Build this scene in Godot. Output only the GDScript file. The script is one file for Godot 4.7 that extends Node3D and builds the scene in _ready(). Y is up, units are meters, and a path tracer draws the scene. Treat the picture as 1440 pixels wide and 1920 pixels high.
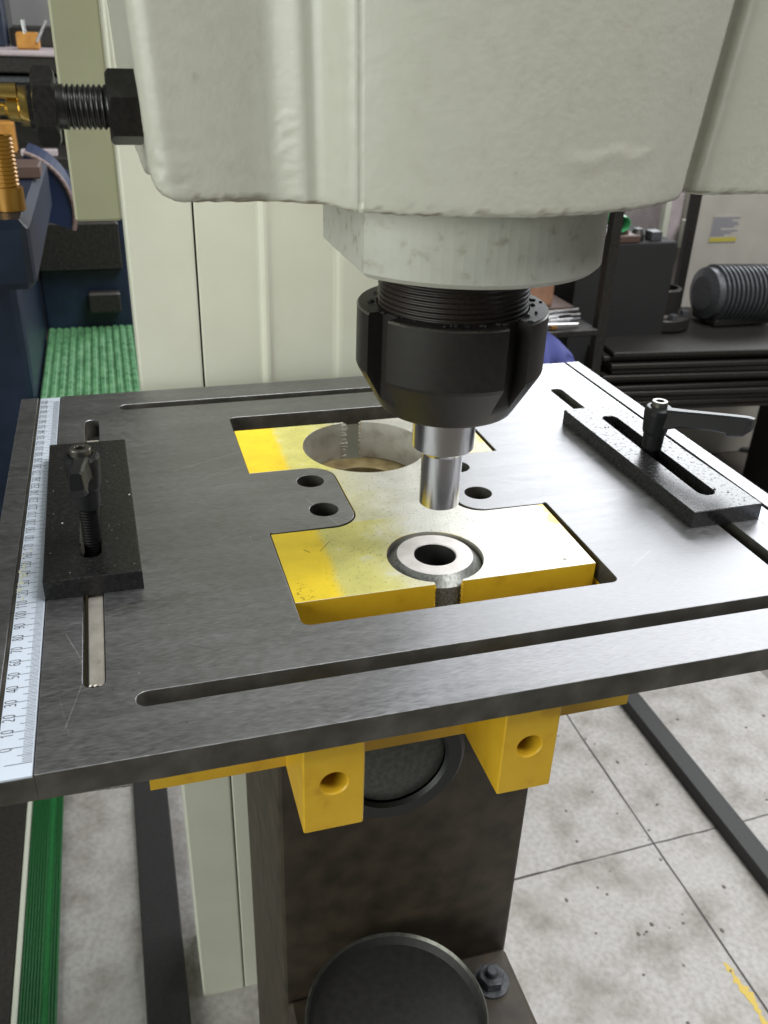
extends Node3D
# Units inside the builders: millimetres, table-top centre = (0,0,0), floor = -850. V() turns them into metres with the floor at 0.

var org := Vector3.ZERO            # base of the thing being built (mm)
var mx := Transform3D()            # extra turn/shift for the shape being built (mm)
var used := {}
var M := {}
var rng := RandomNumberGenerator.new()
var smooth_id := 1

# ------------------------------------------------------------------ bookkeeping
func numbered(n: String) -> String:
	if not used.has(n):
		used[n] = 0
		return n
	used[n] += 1
	return "%s_%03d" % [n, used[n]]

func tag(o: Node, label: String, category: String, group := "") -> void:
	o.set_meta("label", label)
	o.set_meta("category", category)
	if group != "":
		o.set_meta("group", group)

func thing(called: String, label: String, category: String, at: Vector3, group := "") -> Node3D:
	var o := Node3D.new()
	o.name = numbered(called)
	add_child(o)
	o.position = (at + Vector3(0, 850, 0)) * 0.001
	org = at
	tag(o, label, category, group)
	return o

func mb() -> SurfaceTool:
	var st := SurfaceTool.new()
	st.begin(Mesh.PRIMITIVE_TRIANGLES)
	st.set_smooth_group(-1)
	return st

func part(called: String, st: SurfaceTool, mat: Material, parent: Node3D) -> MeshInstance3D:
	st.generate_normals()
	st.set_material(mat)
	var o := MeshInstance3D.new()
	o.mesh = st.commit()
	o.name = called
	parent.add_child(o, true)
	return o

func alone(called: String, st: SurfaceTool, mat: Material, at: Vector3, kind := "") -> MeshInstance3D:
	st.generate_normals()
	st.set_material(mat)
	var o := MeshInstance3D.new()
	o.mesh = st.commit()
	o.name = numbered(called)
	add_child(o)
	o.position = (at + Vector3(0, 850, 0)) * 0.001
	if kind != "":
		o.set_meta("kind", kind)
	return o

# ------------------------------------------------------------------ shapes
func vert(st: SurfaceTool, p: Vector3, uv: Vector2) -> void:
	st.set_uv(uv)
	st.add_vertex((mx * p - org) * 0.001)

func pu(p: Vector3) -> Vector2:
	return Vector2(p.x, p.z) * 0.001

func tri(st: SurfaceTool, a: Vector3, b: Vector3, c: Vector3) -> void:   # counter-clockwise seen from outside
	vert(st, a, pu(a)); vert(st, c, pu(c)); vert(st, b, pu(b))

func quad(st: SurfaceTool, a: Vector3, b: Vector3, c: Vector3, d: Vector3) -> void:
	tri(st, a, b, c); tri(st, a, c, d)

func quv(st: SurfaceTool, a: Vector3, b: Vector3, c: Vector3, d: Vector3, ua: Vector2, ub: Vector2, uc: Vector2, ud: Vector2) -> void:
	vert(st, a, ua); vert(st, c, uc); vert(st, b, ub)
	vert(st, a, ua); vert(st, d, ud); vert(st, c, uc)

func grp(st: SurfaceTool) -> void:
	smooth_id += 1
	st.set_smooth_group(smooth_id)

func flat(st: SurfaceTool) -> void:
	st.set_smooth_group(-1)

func ccw(p: PackedVector2Array) -> PackedVector2Array:     # positive area in (x, z)
	var a := 0.0
	for i in p.size():
		var q := p[(i + 1) % p.size()]
		a += p[i].x * q.y - q.x * p[i].y
	if a < 0.0:
		p.reverse()
	return p

func inset(p: PackedVector2Array, c: float) -> PackedVector2Array:    # p with positive area; c > 0 moves inwards
	var out := PackedVector2Array()
	var n := p.size()
	for i in n:
		var e0 := (p[i] - p[(i + n - 1) % n]).normalized()
		var e1 := (p[(i + 1) % n] - p[i]).normalized()
		var n0 := Vector2(-e0.y, e0.x)
		var n1 := Vector2(-e1.y, e1.x)
		var m := (n0 + n1).normalized()
		out.append(p[i] + m * (c / maxf(0.4, m.dot(n0))))
	return out

func cap(st: SurfaceTool, p: PackedVector2Array, holes: Array, y: float, up: bool, cuts: Array) -> void:
	var lo := p[0]
	var hi := p[0]
	for q in p:
		lo = lo.min(q); hi = hi.max(q)
	var xs := [lo.x - 1.0]
	xs.append_array(cuts)
	xs.append(hi.x + 1.0)
	for k in xs.size() - 1:
		var slab := PackedVector2Array([Vector2(xs[k], lo.y - 1), Vector2(xs[k + 1], lo.y - 1), Vector2(xs[k + 1], hi.y + 1), Vector2(xs[k], hi.y + 1)])
		var pieces: Array = [p] if xs.size() == 2 else Geometry2D.intersect_polygons(p, slab)
		for h in holes:
			var next := []
			for q in pieces:
				next.append_array(Geometry2D.clip_polygons(q, h))
			pieces = next
		for q in pieces:
			var t := Geometry2D.triangulate_polygon(q)
			for i in range(0, t.size(), 3):
				var a: Vector2 = q[t[i]]
				var b: Vector2 = q[t[i + 1]]
				var c: Vector2 = q[t[i + 2]]
				var turn := (b - a).cross(c - a) > 0.0
				var A := Vector3(a.x, y, a.y)
				var B := Vector3(b.x, y, b.y)
				var C := Vector3(c.x, y, c.y)
				if turn == up:
					tri(st, A, C, B)
				else:
					tri(st, A, B, C)

func wall(st: SurfaceTool, lowp: PackedVector2Array, y0: float, highp: PackedVector2Array, y1: float, out: bool, soft := false) -> void:
	var n := lowp.size()
	var run := 0.0
	if soft:
		grp(st)
	for i in n:
		var j := (i + 1) % n
		var a := Vector3(lowp[i].x, y0, lowp[i].y)
		var b := Vector3(lowp[j].x, y0, lowp[j].y)
		var c := Vector3(highp[j].x, y1, highp[j].y)
		var d := Vector3(highp[i].x, y1, highp[i].y)
		var r2 := run + a.distance_to(b)
		var u := [Vector2(run, y0) * 0.001, Vector2(r2, y0) * 0.001, Vector2(r2, y1) * 0.001, Vector2(run, y1) * 0.001]
		if out:
			quv(st, b, a, d, c, u[1], u[0], u[3], u[2])
		else:
			quv(st, a, b, c, d, u[0], u[1], u[2], u[3])
		run = r2
	flat(st)

func prism(st: SurfaceTool, outer: PackedVector2Array, holes: Array, y0: float, y1: float, c := 0.3, cuts := [], c2 := 0.0, soft_holes := true, side: SurfaceTool = null) -> void:
	var sd := side if side else st
	outer = ccw(outer)
	var top := inset(outer, c)
	var bot := inset(outer, c2) if c2 > 0.0 else outer
	var hs := []
	var hl := []
	for h in holes:
		var q := ccw(h)
		hs.append(inset(q, -c))
		hl.append(q)
	cap(st, top, hs, y1, true, cuts)
	cap(st, bot, hl, y0, false, cuts)
	if c > 0.0:
		wall(st, outer, y1 - c, top, y1, true)
	wall(sd, outer, y0 + c2, outer, y1 - c, true)
	if c2 > 0.0:
		wall(st, bot, y0, outer, y0 + c2, true)
	for k in hl.size():
		wall(sd, hl[k], y0, hl[k], y1 - c, false, soft_holes and hl[k].size() > 16)
		if c > 0.0:
			wall(st, hl[k], y1 - c, hs[k], y1, false)

func rrect(x0: float, x1: float, z0: float, z1: float, r: float, n := 5) -> PackedVector2Array:
	var p := PackedVector2Array()
	if r <= 0.0:
		return PackedVector2Array([Vector2(x0, z0), Vector2(x1, z0), Vector2(x1, z1), Vector2(x0, z1)])
	for k in 4:
		var cx: float = [x1 - r, x1 - r, x0 + r, x0 + r][k]
		var cz: float = [z0 + r, z1 - r, z1 - r, z0 + r][k]
		for i in n + 1:
			var a := (k - 1 + float(i) / n) * PI / 2
			p.append(Vector2(cx + r * cos(a), cz + r * sin(a)))
	return p

func ring2(cx: float, cz: float, r: float, n := 40) -> PackedVector2Array:
	var p := PackedVector2Array()
	for i in n:
		var a := TAU * i / n
		p.append(Vector2(cx + r * cos(a), cz + r * sin(a)))
	return p

func box(st: SurfaceTool, x0: float, x1: float, y0: float, y1: float, z0: float, z1: float, bev := 0.6) -> void:
	prism(st, rrect(x0, x1, z0, z1, bev, 2), [], y0, y1, bev, [], bev)

func lathe(st: SurfaceTool, c: Vector3, prof: Array, n := 64, closed_ends := true, soft := false) -> void:   # prof from bottom to top: Vector2(radius, height), axis y
	if soft:
		grp(st)
	for k in prof.size() - 1:
		if not soft:
			grp(st)
		var p: Vector2 = prof[k]
		var q: Vector2 = prof[k + 1]
		for i in n:
			var a := TAU * i / n
			var b := TAU * (i + 1) / n
			var A := c + Vector3(p.x * sin(a), p.y, p.x * cos(a))
			var B := c + Vector3(p.x * sin(b), p.y, p.x * cos(b))
			var C := c + Vector3(q.x * sin(b), q.y, q.x * cos(b))
			var D := c + Vector3(q.x * sin(a), q.y, q.x * cos(a))
			var u0 := a * 0.02
			var u1 := b * 0.02
			var v0 := p.y * 0.001
			var v1 := q.y * 0.001
			if absf(p.y - q.y) < 0.01:
				v0 += p.x * 0.001; v1 += q.x * 0.001
			if p.x > 0.001:
				vert(st, A, Vector2(u0, v0)); vert(st, C, Vector2(u1, v1)); vert(st, B, Vector2(u1, v0))
			if q.x > 0.001:
				vert(st, A, Vector2(u0, v0)); vert(st, D, Vector2(u0, v1)); vert(st, C, Vector2(u1, v1))
	flat(st)

func helix(st: SurfaceTool, c: Vector3, r: float, depth: float, pitch: float, h0: float, h1: float, n := 48) -> void:   # screw thread round the y axis
	var per := 6
	var rows := int((h1 - h0) / pitch * per)
	var rad := func(a: float, h: float) -> float:
		var f := fposmod(h / pitch - a / TAU, 1.0)
		return r - depth * clampf(absf(f - 0.5) * 2.4 - 0.2, 0.0, 1.0)
	grp(st)
	for k in rows:
		var ya := h0 + (h1 - h0) * k / rows
		var yb := h0 + (h1 - h0) * (k + 1) / rows
		for i in n:
			var a := TAU * i / n
			var b := TAU * (i + 1) / n
			var ra: float = rad.call(a, ya)
			var rb: float = rad.call(b, ya)
			var rc: float = rad.call(b, yb)
			var rd: float = rad.call(a, yb)
			quad(st, c + Vector3(ra * sin(a), ya, ra * cos(a)), c + Vector3(rb * sin(b), ya, rb * cos(b)), c + Vector3(rc * sin(b), yb, rc * cos(b)), c + Vector3(rd * sin(a), yb, rd * cos(a)))
	flat(st)

func hexnut(st: SurfaceTool, y0: float, y1: float, af: float, bore: float, turn := 0.0) -> void:    # axis y through mx
	var n := 10
	var r := af / 2
	var ins := r * 0.985
	var lo := []
	var hi := []
	var ci := []
	for k in 6:
		for i in n:
			var t := (float(i) / n - 0.5) * PI / 3
			var rho := r / cos(t)
			var a := k * PI / 3 + t + turn
			var d := Vector3(sin(a), 0, cos(a))
			var drop := maxf(0.0, rho - ins) * 0.62
			lo.append(d * rho + Vector3(0, y0 + drop, 0))
			hi.append(d * rho + Vector3(0, y1 - drop, 0))
			ci.append(d)
	var m := lo.size()
	for i in m:
		var j := (i + 1) % m
		var v0 := Vector3(0, y0, 0)
		var v1 := Vector3(0, y1, 0)
		quad(st, lo[i], lo[j], hi[j], hi[i])
		quad(st, hi[i], hi[j], ci[j] * ins + v1, ci[i] * ins + v1)
		quad(st, ci[i] * ins + v1, ci[j] * ins + v1, ci[j] * bore + v1, ci[i] * bore + v1)
		quad(st, lo[j], lo[i], ci[i] * ins + v0, ci[j] * ins + v0)
		quad(st, ci[j] * ins + v0, ci[i] * ins + v0, ci[i] * bore + v0, ci[j] * bore + v0)
		quad(st, ci[j] * bore + v0, ci[i] * bore + v0, ci[i] * bore + v1, ci[j] * bore + v1)

func hose(st: SurfaceTool, pts: Array, r: float, n := 10) -> void:
	grp(st)
	for k in pts.size() - 1:
		var d0: Vector3 = (pts[mini(k + 1, pts.size() - 1)] - pts[maxi(k - 1, 0)]).normalized()
		var d1: Vector3 = (pts[mini(k + 2, pts.size() - 1)] - pts[k]).normalized()
		var s0 := d0.cross(Vector3(0.21, 0.93, 0.3)).normalized()
		var s1 := d1.cross(Vector3(0.21, 0.93, 0.3)).normalized()
		var t0 := s0.cross(d0)
		var t1 := s1.cross(d1)
		for i in n:
			var a := TAU * i / n
			var b := TAU * (i + 1) / n
			quad(st, pts[k] + (s0 * cos(a) + t0 * sin(a)) * r, pts[k + 1] + (s1 * cos(a) + t1 * sin(a)) * r, pts[k + 1] + (s1 * cos(b) + t1 * sin(b)) * r, pts[k] + (s0 * cos(b) + t0 * sin(b)) * r)
	flat(st)

func curve(pts: Array, each := 8) -> Array:
	var out := []
	for k in pts.size() - 1:
		var a: Vector3 = pts[maxi(k - 1, 0)]
		var b: Vector3 = pts[k]
		var c: Vector3 = pts[k + 1]
		var d: Vector3 = pts[mini(k + 2, pts.size() - 1)]
		for i in each:
			out.append(b.cubic_interpolate(c, a, d, float(i) / each))
	out.append(pts[-1])
	return out

# ------------------------------------------------------------------ textures and materials
func field(freq: float, sd: int, oct := 4, size := 512) -> Image:
	var n := FastNoiseLite.new()
	n.noise_type = FastNoiseLite.TYPE_SIMPLEX_SMOOTH
	n.seed = sd
	n.frequency = freq
	n.fractal_octaves = oct
	var im := n.get_seamless_image(size, size, false, false, 0.15, true)
	im.convert(Image.FORMAT_L8)
	return im

func ramp(im: Image, stops: Array) -> ImageTexture:      # stops: [position, linear colour]
	var lut := PackedByteArray()
	for v in 256:
		var t := v / 255.0
		var c: Color = stops[0][1]
		for k in stops.size() - 1:
			if t >= stops[k][0]:
				c = (stops[k][1] as Color).lerp(stops[k + 1][1], clampf((t - stops[k][0]) / (stops[k + 1][0] - stops[k][0]), 0, 1))
		c = c.linear_to_srgb()
		lut.append_array(PackedByteArray([c.r8, c.g8, c.b8]))
	var src := im.get_data()
	var out := PackedByteArray()
	out.resize(src.size() * 3)
	for i in src.size():
		var v := src[i] * 3
		out[i * 3] = lut[v]; out[i * 3 + 1] = lut[v + 1]; out[i * 3 + 2] = lut[v + 2]
	return ImageTexture.create_from_image(Image.create_from_data(im.get_width(), im.get_height(), false, Image.FORMAT_RGB8, out))

func grey(v: float) -> Color:
	return Color(v, v, v)

func mat(col: Color, rough: float, metal := 0.0) -> StandardMaterial3D:     # linear colour
	var m := StandardMaterial3D.new()
	m.albedo_color = col.linear_to_srgb()
	m.roughness = rough
	m.metallic = metal
	return m

func tex_mat(stops: Array, im: Image, per_m: float, rough: float, metal := 0.0, bump: Image = null, relief := 0.0) -> StandardMaterial3D:
	var m := mat(Color.WHITE, rough, metal)
	m.albedo_texture = ramp(im, stops)
	m.uv1_triplanar = true
	m.uv1_scale = Vector3.ONE * per_m
	if bump:
		m.heightmap_enabled = true
		m.heightmap_texture = ImageTexture.create_from_image(bump)
		m.heightmap_scale = relief
	return m

func grey_tex(b: PackedByteArray, w: int, h: int) -> ImageTexture:
	return ImageTexture.create_from_image(Image.create_from_data(w, h, false, Image.FORMAT_L8, b))

func materials() -> void:
	var blotch := field(0.012, 3, 5)
	var grain := field(0.09, 5, 3)
	var speck := field(0.05, 11, 5)
	var orange_peel := field(0.035, 8, 3)
	# cream-green machine enamel over rough casting
	M.cast = tex_mat([[0.0, Color(0.38, 0.37, 0.305)], [0.2, Color(0.455, 0.45, 0.38)], [0.5, Color(0.47, 0.47, 0.40)], [1.0, Color(0.49, 0.485, 0.415)]], field(0.02, 81, 6, 1024), 4.0, 0.36, 0.0, field(0.11, 82, 4), 0.010)
	M.cast.uv1_scale = Vector3.ONE * 5.0
	M.cast.vertex_color_use_as_albedo = true
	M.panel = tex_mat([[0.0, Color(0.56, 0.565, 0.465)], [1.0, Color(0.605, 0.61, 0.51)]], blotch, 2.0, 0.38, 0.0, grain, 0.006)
	M.olive = tex_mat([[0.0, Color(0.34, 0.335, 0.225)], [1.0, Color(0.375, 0.37, 0.255)]], blotch, 2.0, 0.5)
	M.collar = tex_mat([[0.0, Color(0.20, 0.18, 0.14)], [0.22, Color(0.34, 0.335, 0.28)], [0.3, Color(0.38, 0.385, 0.34)], [1.0, Color(0.42, 0.425, 0.375)]], field(0.03, 51, 6), 6.0, 0.48, 0.0, orange_peel, 0.006)
	# blackened steel
	M.black = tex_mat([[0.0, Color(0.012, 0.011, 0.010)], [0.55, Color(0.017, 0.0155, 0.014)], [0.85, Color(0.022, 0.018, 0.015)], [1.0, Color(0.036, 0.026, 0.02)]], speck, 7.0, 0.42, 0.0, grain, 0.0003)
	M.black.metallic_specular = 0.4
	M.oily = tex_mat([[0.0, Color(0.006, 0.005, 0.004)], [0.6, Color(0.015, 0.011, 0.009)], [1.0, Color(0.035, 0.026, 0.02)]], speck, 16.0, 0.4)
	M.oily.metallic_specular = 0.4
	M.barblack = tex_mat([[0.0, Color(0.005, 0.005, 0.005)], [0.6, Color(0.009, 0.009, 0.009)], [1.0, Color(0.016, 0.016, 0.016)]], speck, 9.0, 1.0, 0.0, field(0.16, 21, 3), 0.0002)
	M.barblack.metallic_specular = 0.5
	M.barblack.roughness_texture = ramp(field(0.055, 61, 6), [[0.0, grey(0.04)], [0.55, grey(0.055)], [0.7, grey(0.085)], [0.82, grey(0.20)], [1.0, grey(0.3)]])
	M.barblack.roughness_texture_channel = BaseMaterial3D.TEXTURE_CHANNEL_RED
	M.plastic = mat(Color(0.011, 0.0115, 0.012), 0.36)
	M.plastic.metallic_specular = 0.33
	M.screw = mat(Color(0.006, 0.006, 0.006), 0.5)
	M.screw.metallic_specular = 0.25
	M.capscrew = mat(Color(0.13, 0.125, 0.11), 0.3, 0.8)
	M.brass = mat(Color(0.62, 0.44, 0.13), 0.28, 1.0)
	M.bolt = tex_mat([[0.0, Color(0.012, 0.011, 0.010)], [1.0, Color(0.035, 0.033, 0.03)]], speck, 12.0, 0.34, 0.4)
	M.thread = mat(Color(0.10, 0.10, 0.095), 0.3, 0.9)
	# yellow enamel
	M.yellow = tex_mat([[0.0, Color(0.40, 0.22, 0.010)], [0.3, Color(0.55, 0.33, 0.014)], [1.0, Color(0.60, 0.37, 0.02)]], blotch, 6.0, 0.4, 0.0, orange_peel, 0.01)
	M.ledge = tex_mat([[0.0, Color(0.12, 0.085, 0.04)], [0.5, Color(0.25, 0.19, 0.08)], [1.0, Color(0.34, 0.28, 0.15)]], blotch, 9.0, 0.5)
	M.shadedbrown = tex_mat([[0.0, Color(0.020, 0.016, 0.011)], [1.0, Color(0.065, 0.048, 0.03)]], blotch, 5.0, 0.55)  # dark brown paint; its tone also carries the shadow under the table
	M.ramgrey = tex_mat([[0.0, Color(0.02, 0.022, 0.02)], [1.0, Color(0.07, 0.075, 0.065)]], speck, 8.0, 0.5)
	M.ramdark = mat(Color(0.012, 0.014, 0.014), 0.5)
	M.rust = tex_mat([[0.0, Color(0.02, 0.014, 0.011)], [0.6, Color(0.06, 0.038, 0.028)], [1.0, Color(0.11, 0.06, 0.04)]], speck, 14.0, 0.55, 0.2)
	M.edge = tex_mat([[0.0, Color(0.035, 0.033, 0.027)], [0.6, Color(0.058, 0.055, 0.047)], [1.0, Color(0.085, 0.08, 0.07)]], blotch, 7.0, 0.6, 0.0, grain, 0.004)
	M.edge.metallic_specular = 0.3
	M.strip = tex_mat([[0.0, Color(0.20, 0.16, 0.12)], [0.3, Color(0.40, 0.37, 0.32)], [1.0, Color(0.52, 0.49, 0.44)]], blotch, 12.0, 0.42, 0.55, grain, 0.006)
	M.tape = mat(Color(0.54, 0.60, 0.69), 0.3)
	M.ink = mat(Color(0.03, 0.03, 0.035), 0.5)
	M.groove = mat(Color(0.015, 0.014, 0.012), 0.7)
	M.turned = turned()
	M.die = tex_mat([[0.0, Color(0.60, 0.56, 0.54)], [1.0, Color(0.76, 0.72, 0.70)]], blotch, 12.0, 0.45, 0.5, grain, 0.001)
	M.diebevel = tex_mat([[0.0, Color(0.06, 0.07, 0.05)], [0.5, Color(0.22, 0.225, 0.21)], [1.0, Color(0.36, 0.36, 0.35)]], speck, 16.0, 0.38, 0.6)
	M.bore = tex_mat([[0.0, Color(0.22, 0.18, 0.14)], [0.4, Color(0.42, 0.40, 0.35)], [1.0, Color(0.56, 0.55, 0.50)]], blotch, 8.0, 0.5, 0.25)
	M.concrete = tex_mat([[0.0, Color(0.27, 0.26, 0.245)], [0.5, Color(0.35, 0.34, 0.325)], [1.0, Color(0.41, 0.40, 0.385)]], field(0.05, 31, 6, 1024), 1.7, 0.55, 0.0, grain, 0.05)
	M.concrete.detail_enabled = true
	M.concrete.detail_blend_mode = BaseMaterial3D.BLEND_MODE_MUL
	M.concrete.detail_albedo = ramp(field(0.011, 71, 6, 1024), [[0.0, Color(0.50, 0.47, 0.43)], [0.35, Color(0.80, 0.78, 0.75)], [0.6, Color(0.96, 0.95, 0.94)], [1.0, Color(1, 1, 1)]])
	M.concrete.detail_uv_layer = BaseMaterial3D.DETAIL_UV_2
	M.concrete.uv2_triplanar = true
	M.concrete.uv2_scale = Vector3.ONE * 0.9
	M.ground = tex_mat([[0.0, Color(0.07, 0.06, 0.05)], [0.5, Color(0.13, 0.115, 0.10)], [1.0, Color(0.19, 0.17, 0.15)]], field(0.02, 33, 6), 0.9, 0.6)  # dark brown floor; its tone also stands for shade under the racks
	M.greenmat = tex_mat([[0.0, Color(0.012, 0.10, 0.025)], [1.0, Color(0.022, 0.17, 0.045)]], speck, 6.0, 0.45)
	M.greensheet = tex_mat([[0.0, Color(0.025, 0.05, 0.028)], [0.36, Color(0.055, 0.17, 0.07)], [0.6, Color(0.085, 0.225, 0.10)], [1.0, Color(0.15, 0.27, 0.14)]], blotch, 6.0, 0.5)
	M.whiteedge = mat(Color(0.55, 0.57, 0.48), 0.5)
	M.litpanel = mat(Color(0.78, 0.72, 0.74), 0.6)
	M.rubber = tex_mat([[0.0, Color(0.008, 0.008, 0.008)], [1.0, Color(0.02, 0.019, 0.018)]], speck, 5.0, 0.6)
	M.darkfloor = tex_mat([[0.0, Color(0.012, 0.010, 0.008)], [1.0, Color(0.035, 0.03, 0.024)]], speck, 5.0, 0.55)
	M.navy = tex_mat([[0.0, Color(0.004, 0.009, 0.02)], [1.0, Color(0.010, 0.02, 0.045)]], blotch, 3.0, 0.4)
	M.blue = mat(Color(0.004, 0.014, 0.05), 0.45)
	M.rimbrown = mat(Color(0.16, 0.11, 0.10), 0.5)
	M.cloth = mat(Color(0.05, 0.06, 0.20), 0.9)
	M.orange = tex_mat([[0.0, Color(0.30, 0.13, 0.02)], [1.0, Color(0.50, 0.24, 0.04)]], blotch, 5.0, 0.5)
	M.carton = tex_mat([[0.0, Color(0.20, 0.10, 0.06)], [1.0, Color(0.30, 0.165, 0.10)]], blotch, 5.0, 0.8)
	M.pink = tex_mat([[0.0, Color(0.33, 0.28, 0.29)], [1.0, Color(0.48, 0.42, 0.43)]], blotch, 3.0, 0.5)
	M.darksteel = tex_mat([[0.0, Color(0.012, 0.011, 0.010)], [1.0, Color(0.045, 0.042, 0.036)]], speck, 5.0, 0.45, 0.4)
	M.midsteel = tex_mat([[0.0, Color(0.05, 0.055, 0.06)], [1.0, Color(0.15, 0.155, 0.165)]], speck, 5.0, 0.4, 0.5)
	M.bright = mat(Color(0.6, 0.6, 0.6), 0.3, 0.9)
	M.beige = tex_mat([[0.0, Color(0.36, 0.34, 0.30)], [1.0, Color(0.41, 0.39, 0.35)]], blotch, 2.0, 0.5)
	M.brown = mat(Color(0.07, 0.04, 0.03), 0.6)
	M.amber = mat(Color(0.34, 0.17, 0.025), 0.3, 0.4)
	M.wall = tex_mat([[0.0, Color(0.20, 0.20, 0.20)], [1.0, Color(0.28, 0.28, 0.28)]], blotch, 0.6, 0.8)
	M.tube = mat(Color(0.06, 0.30, 0.12), 0.4)
	M.hole = mat(Color(0.01, 0.01, 0.01), 0.8)
	M.inkgrey = mat(Color(0.22, 0.22, 0.25), 0.6)
	M.inkyellow = mat(Color(0.42, 0.36, 0.06), 0.6)
	M.paintmark = mat(Color(0.50, 0.36, 0.06), 0.6)
	M.drum = tex_mat([[0.0, Color(0.06, 0.06, 0.05)], [1.0, Color(0.20, 0.20, 0.18)]], speck, 5.0, 0.35, 0.8)
	M.table = table_steel()
	M.holder = holder_steel()

func turned() -> StandardMaterial3D:                   # fine lathe rings: streaks run along u
	var b := PackedByteArray()
	var n := FastNoiseLite.new()
	n.seed = 77
	n.frequency = 0.35
	b.resize(64 * 512)
	for y in 512:
		for x in 64:
			b[y * 64 + x] = clampi(int(128 + 150 * n.get_noise_2d(x * 0.12, y)), 0, 255)
	var m := mat(Color(0.60, 0.60, 0.61), 0.22, 1.0)
	var t := grey_tex(b, 64, 512)
	m.heightmap_enabled = true
	m.heightmap_texture = t
	m.heightmap_scale = 0.0006
	m.uv1_scale = Vector3(8, 16, 1)
	m.anisotropy_enabled = true
	m.anisotropy = 0.5
	return m

func table_steel() -> StandardMaterial3D:
	var w := 1536
	var fine := FastNoiseLite.new()
	fine.seed = 5
	fine.frequency = 0.5
	fine.fractal_octaves = 2
	var cloud := FastNoiseLite.new()
	cloud.seed = 9
	cloud.frequency = 0.006
	cloud.fractal_octaves = 5
	var streak := FastNoiseLite.new()
	streak.seed = 15
	streak.frequency = 0.03
	var col := PackedByteArray()
	var ro := PackedByteArray()
	col.resize(w * w * 3)
	ro.resize(w * w)
	for y in w:
		for x in w:
			var f := fine.get_noise_2d(x * 0.075, y)
			var c := cloud.get_noise_2d(x * 0.7, y * 1.0)
			var s := streak.get_noise_2d(x * 0.05, y * 1.3)
			var v := 0.31 + 0.09 * f + 0.03 * c + 0.035 * s
			var i := y * w + x
			var q := int(255 * pow(clampf(v, 0, 1), 1.0 / 2.2))
			col[i * 3] = q; col[i * 3 + 1] = q; col[i * 3 + 2] = clampi(q + 2, 0, 255)
			ro[i] = clampi(int(255 * (0.47 + 0.10 * f + 0.03 * c + 0.05 * s)), 0, 255)
	var im := Image.create_from_data(w, w, false, Image.FORMAT_RGB8, col)
	var rim := Image.create_from_data(w, w, false, Image.FORMAT_L8, ro)
	# scratches and specks, in mm from the table centre
	var k := w / 520.0
	rng.seed = 4
	var lines := [[Vector2(-140, -55), Vector2(-60, -92), 0.10], [Vector2(-120, -42), Vector2(-55, -72), 0.08], [Vector2(-122, -38), Vector2(-92, -52), 0.06], [Vector2(-206, 120), Vector2(-200, 138), 0.16], [Vector2(-200, 138), Vector2(-196, 152), 0.16], [Vector2(-196, 152), Vector2(-205, 190), 0.14], [Vector2(-208, 168), Vector2(-203, 196), 0.05], [Vector2(-60, 5), Vector2(-42, 62), 0.12]]
	for i in 70:
		var a := Vector2(rng.randf_range(-240, 240), rng.randf_range(-205, 210))
		lines.append([a, a + Vector2.from_angle(rng.randfn(0, 0.5)) * rng.randf_range(4, 30), rng.randf_range(0.02, 0.10) * (1 if rng.randf() < 0.6 else -1)])
	for l in lines:
		var a: Vector2 = l[0]
		var b: Vector2 = l[1]
		var steps := int(a.distance_to(b) * k * 1.5)
		for i in steps + 1:
			var p := (a.lerp(b, float(i) / steps) + Vector2(260, 260)) * k
			blend(im, int(p.x), int(p.y), l[2])
	for i in 260:
		var p := Vector2(rng.randf_range(-245, 245), rng.randf_range(-210, 212))
		var d := rng.randf_range(-0.35, -0.1) if rng.randf() < 0.8 else 0.4
		p = (p + Vector2(260, 260)) * k
		blend(im, int(p.x), int(p.y), d)
		if rng.randf() < 0.4:
			blend(im, int(p.x) + 1, int(p.y), d)
	var m := mat(Color.WHITE, 1.0, 1.0)
	m.albedo_texture = ImageTexture.create_from_image(im)
	m.roughness_texture = ImageTexture.create_from_image(rim)
	m.roughness_texture_channel = BaseMaterial3D.TEXTURE_CHANNEL_RED
	m.heightmap_enabled = true
	m.heightmap_texture = m.roughness_texture
	m.heightmap_scale = 0.0014
	m.anisotropy_enabled = true
	m.anisotropy = 0.35
	m.uv1_scale = Vector3(1 / 0.52, 1 / 0.52, 1)
	m.uv1_offset = Vector3(0.5, 0.5, 0)
	return m

func blend(im: Image, x: int, y: int, d: float) -> void:
	if x < 0 or y < 0 or x >= im.get_width() or y >= im.get_height():
		return
	var c := im.get_pixel(x, y)
	im.set_pixel(x, y, Color(clampf(c.r + d, 0, 1), clampf(c.g + d, 0, 1), clampf(c.b + d, 0, 1)))

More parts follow.
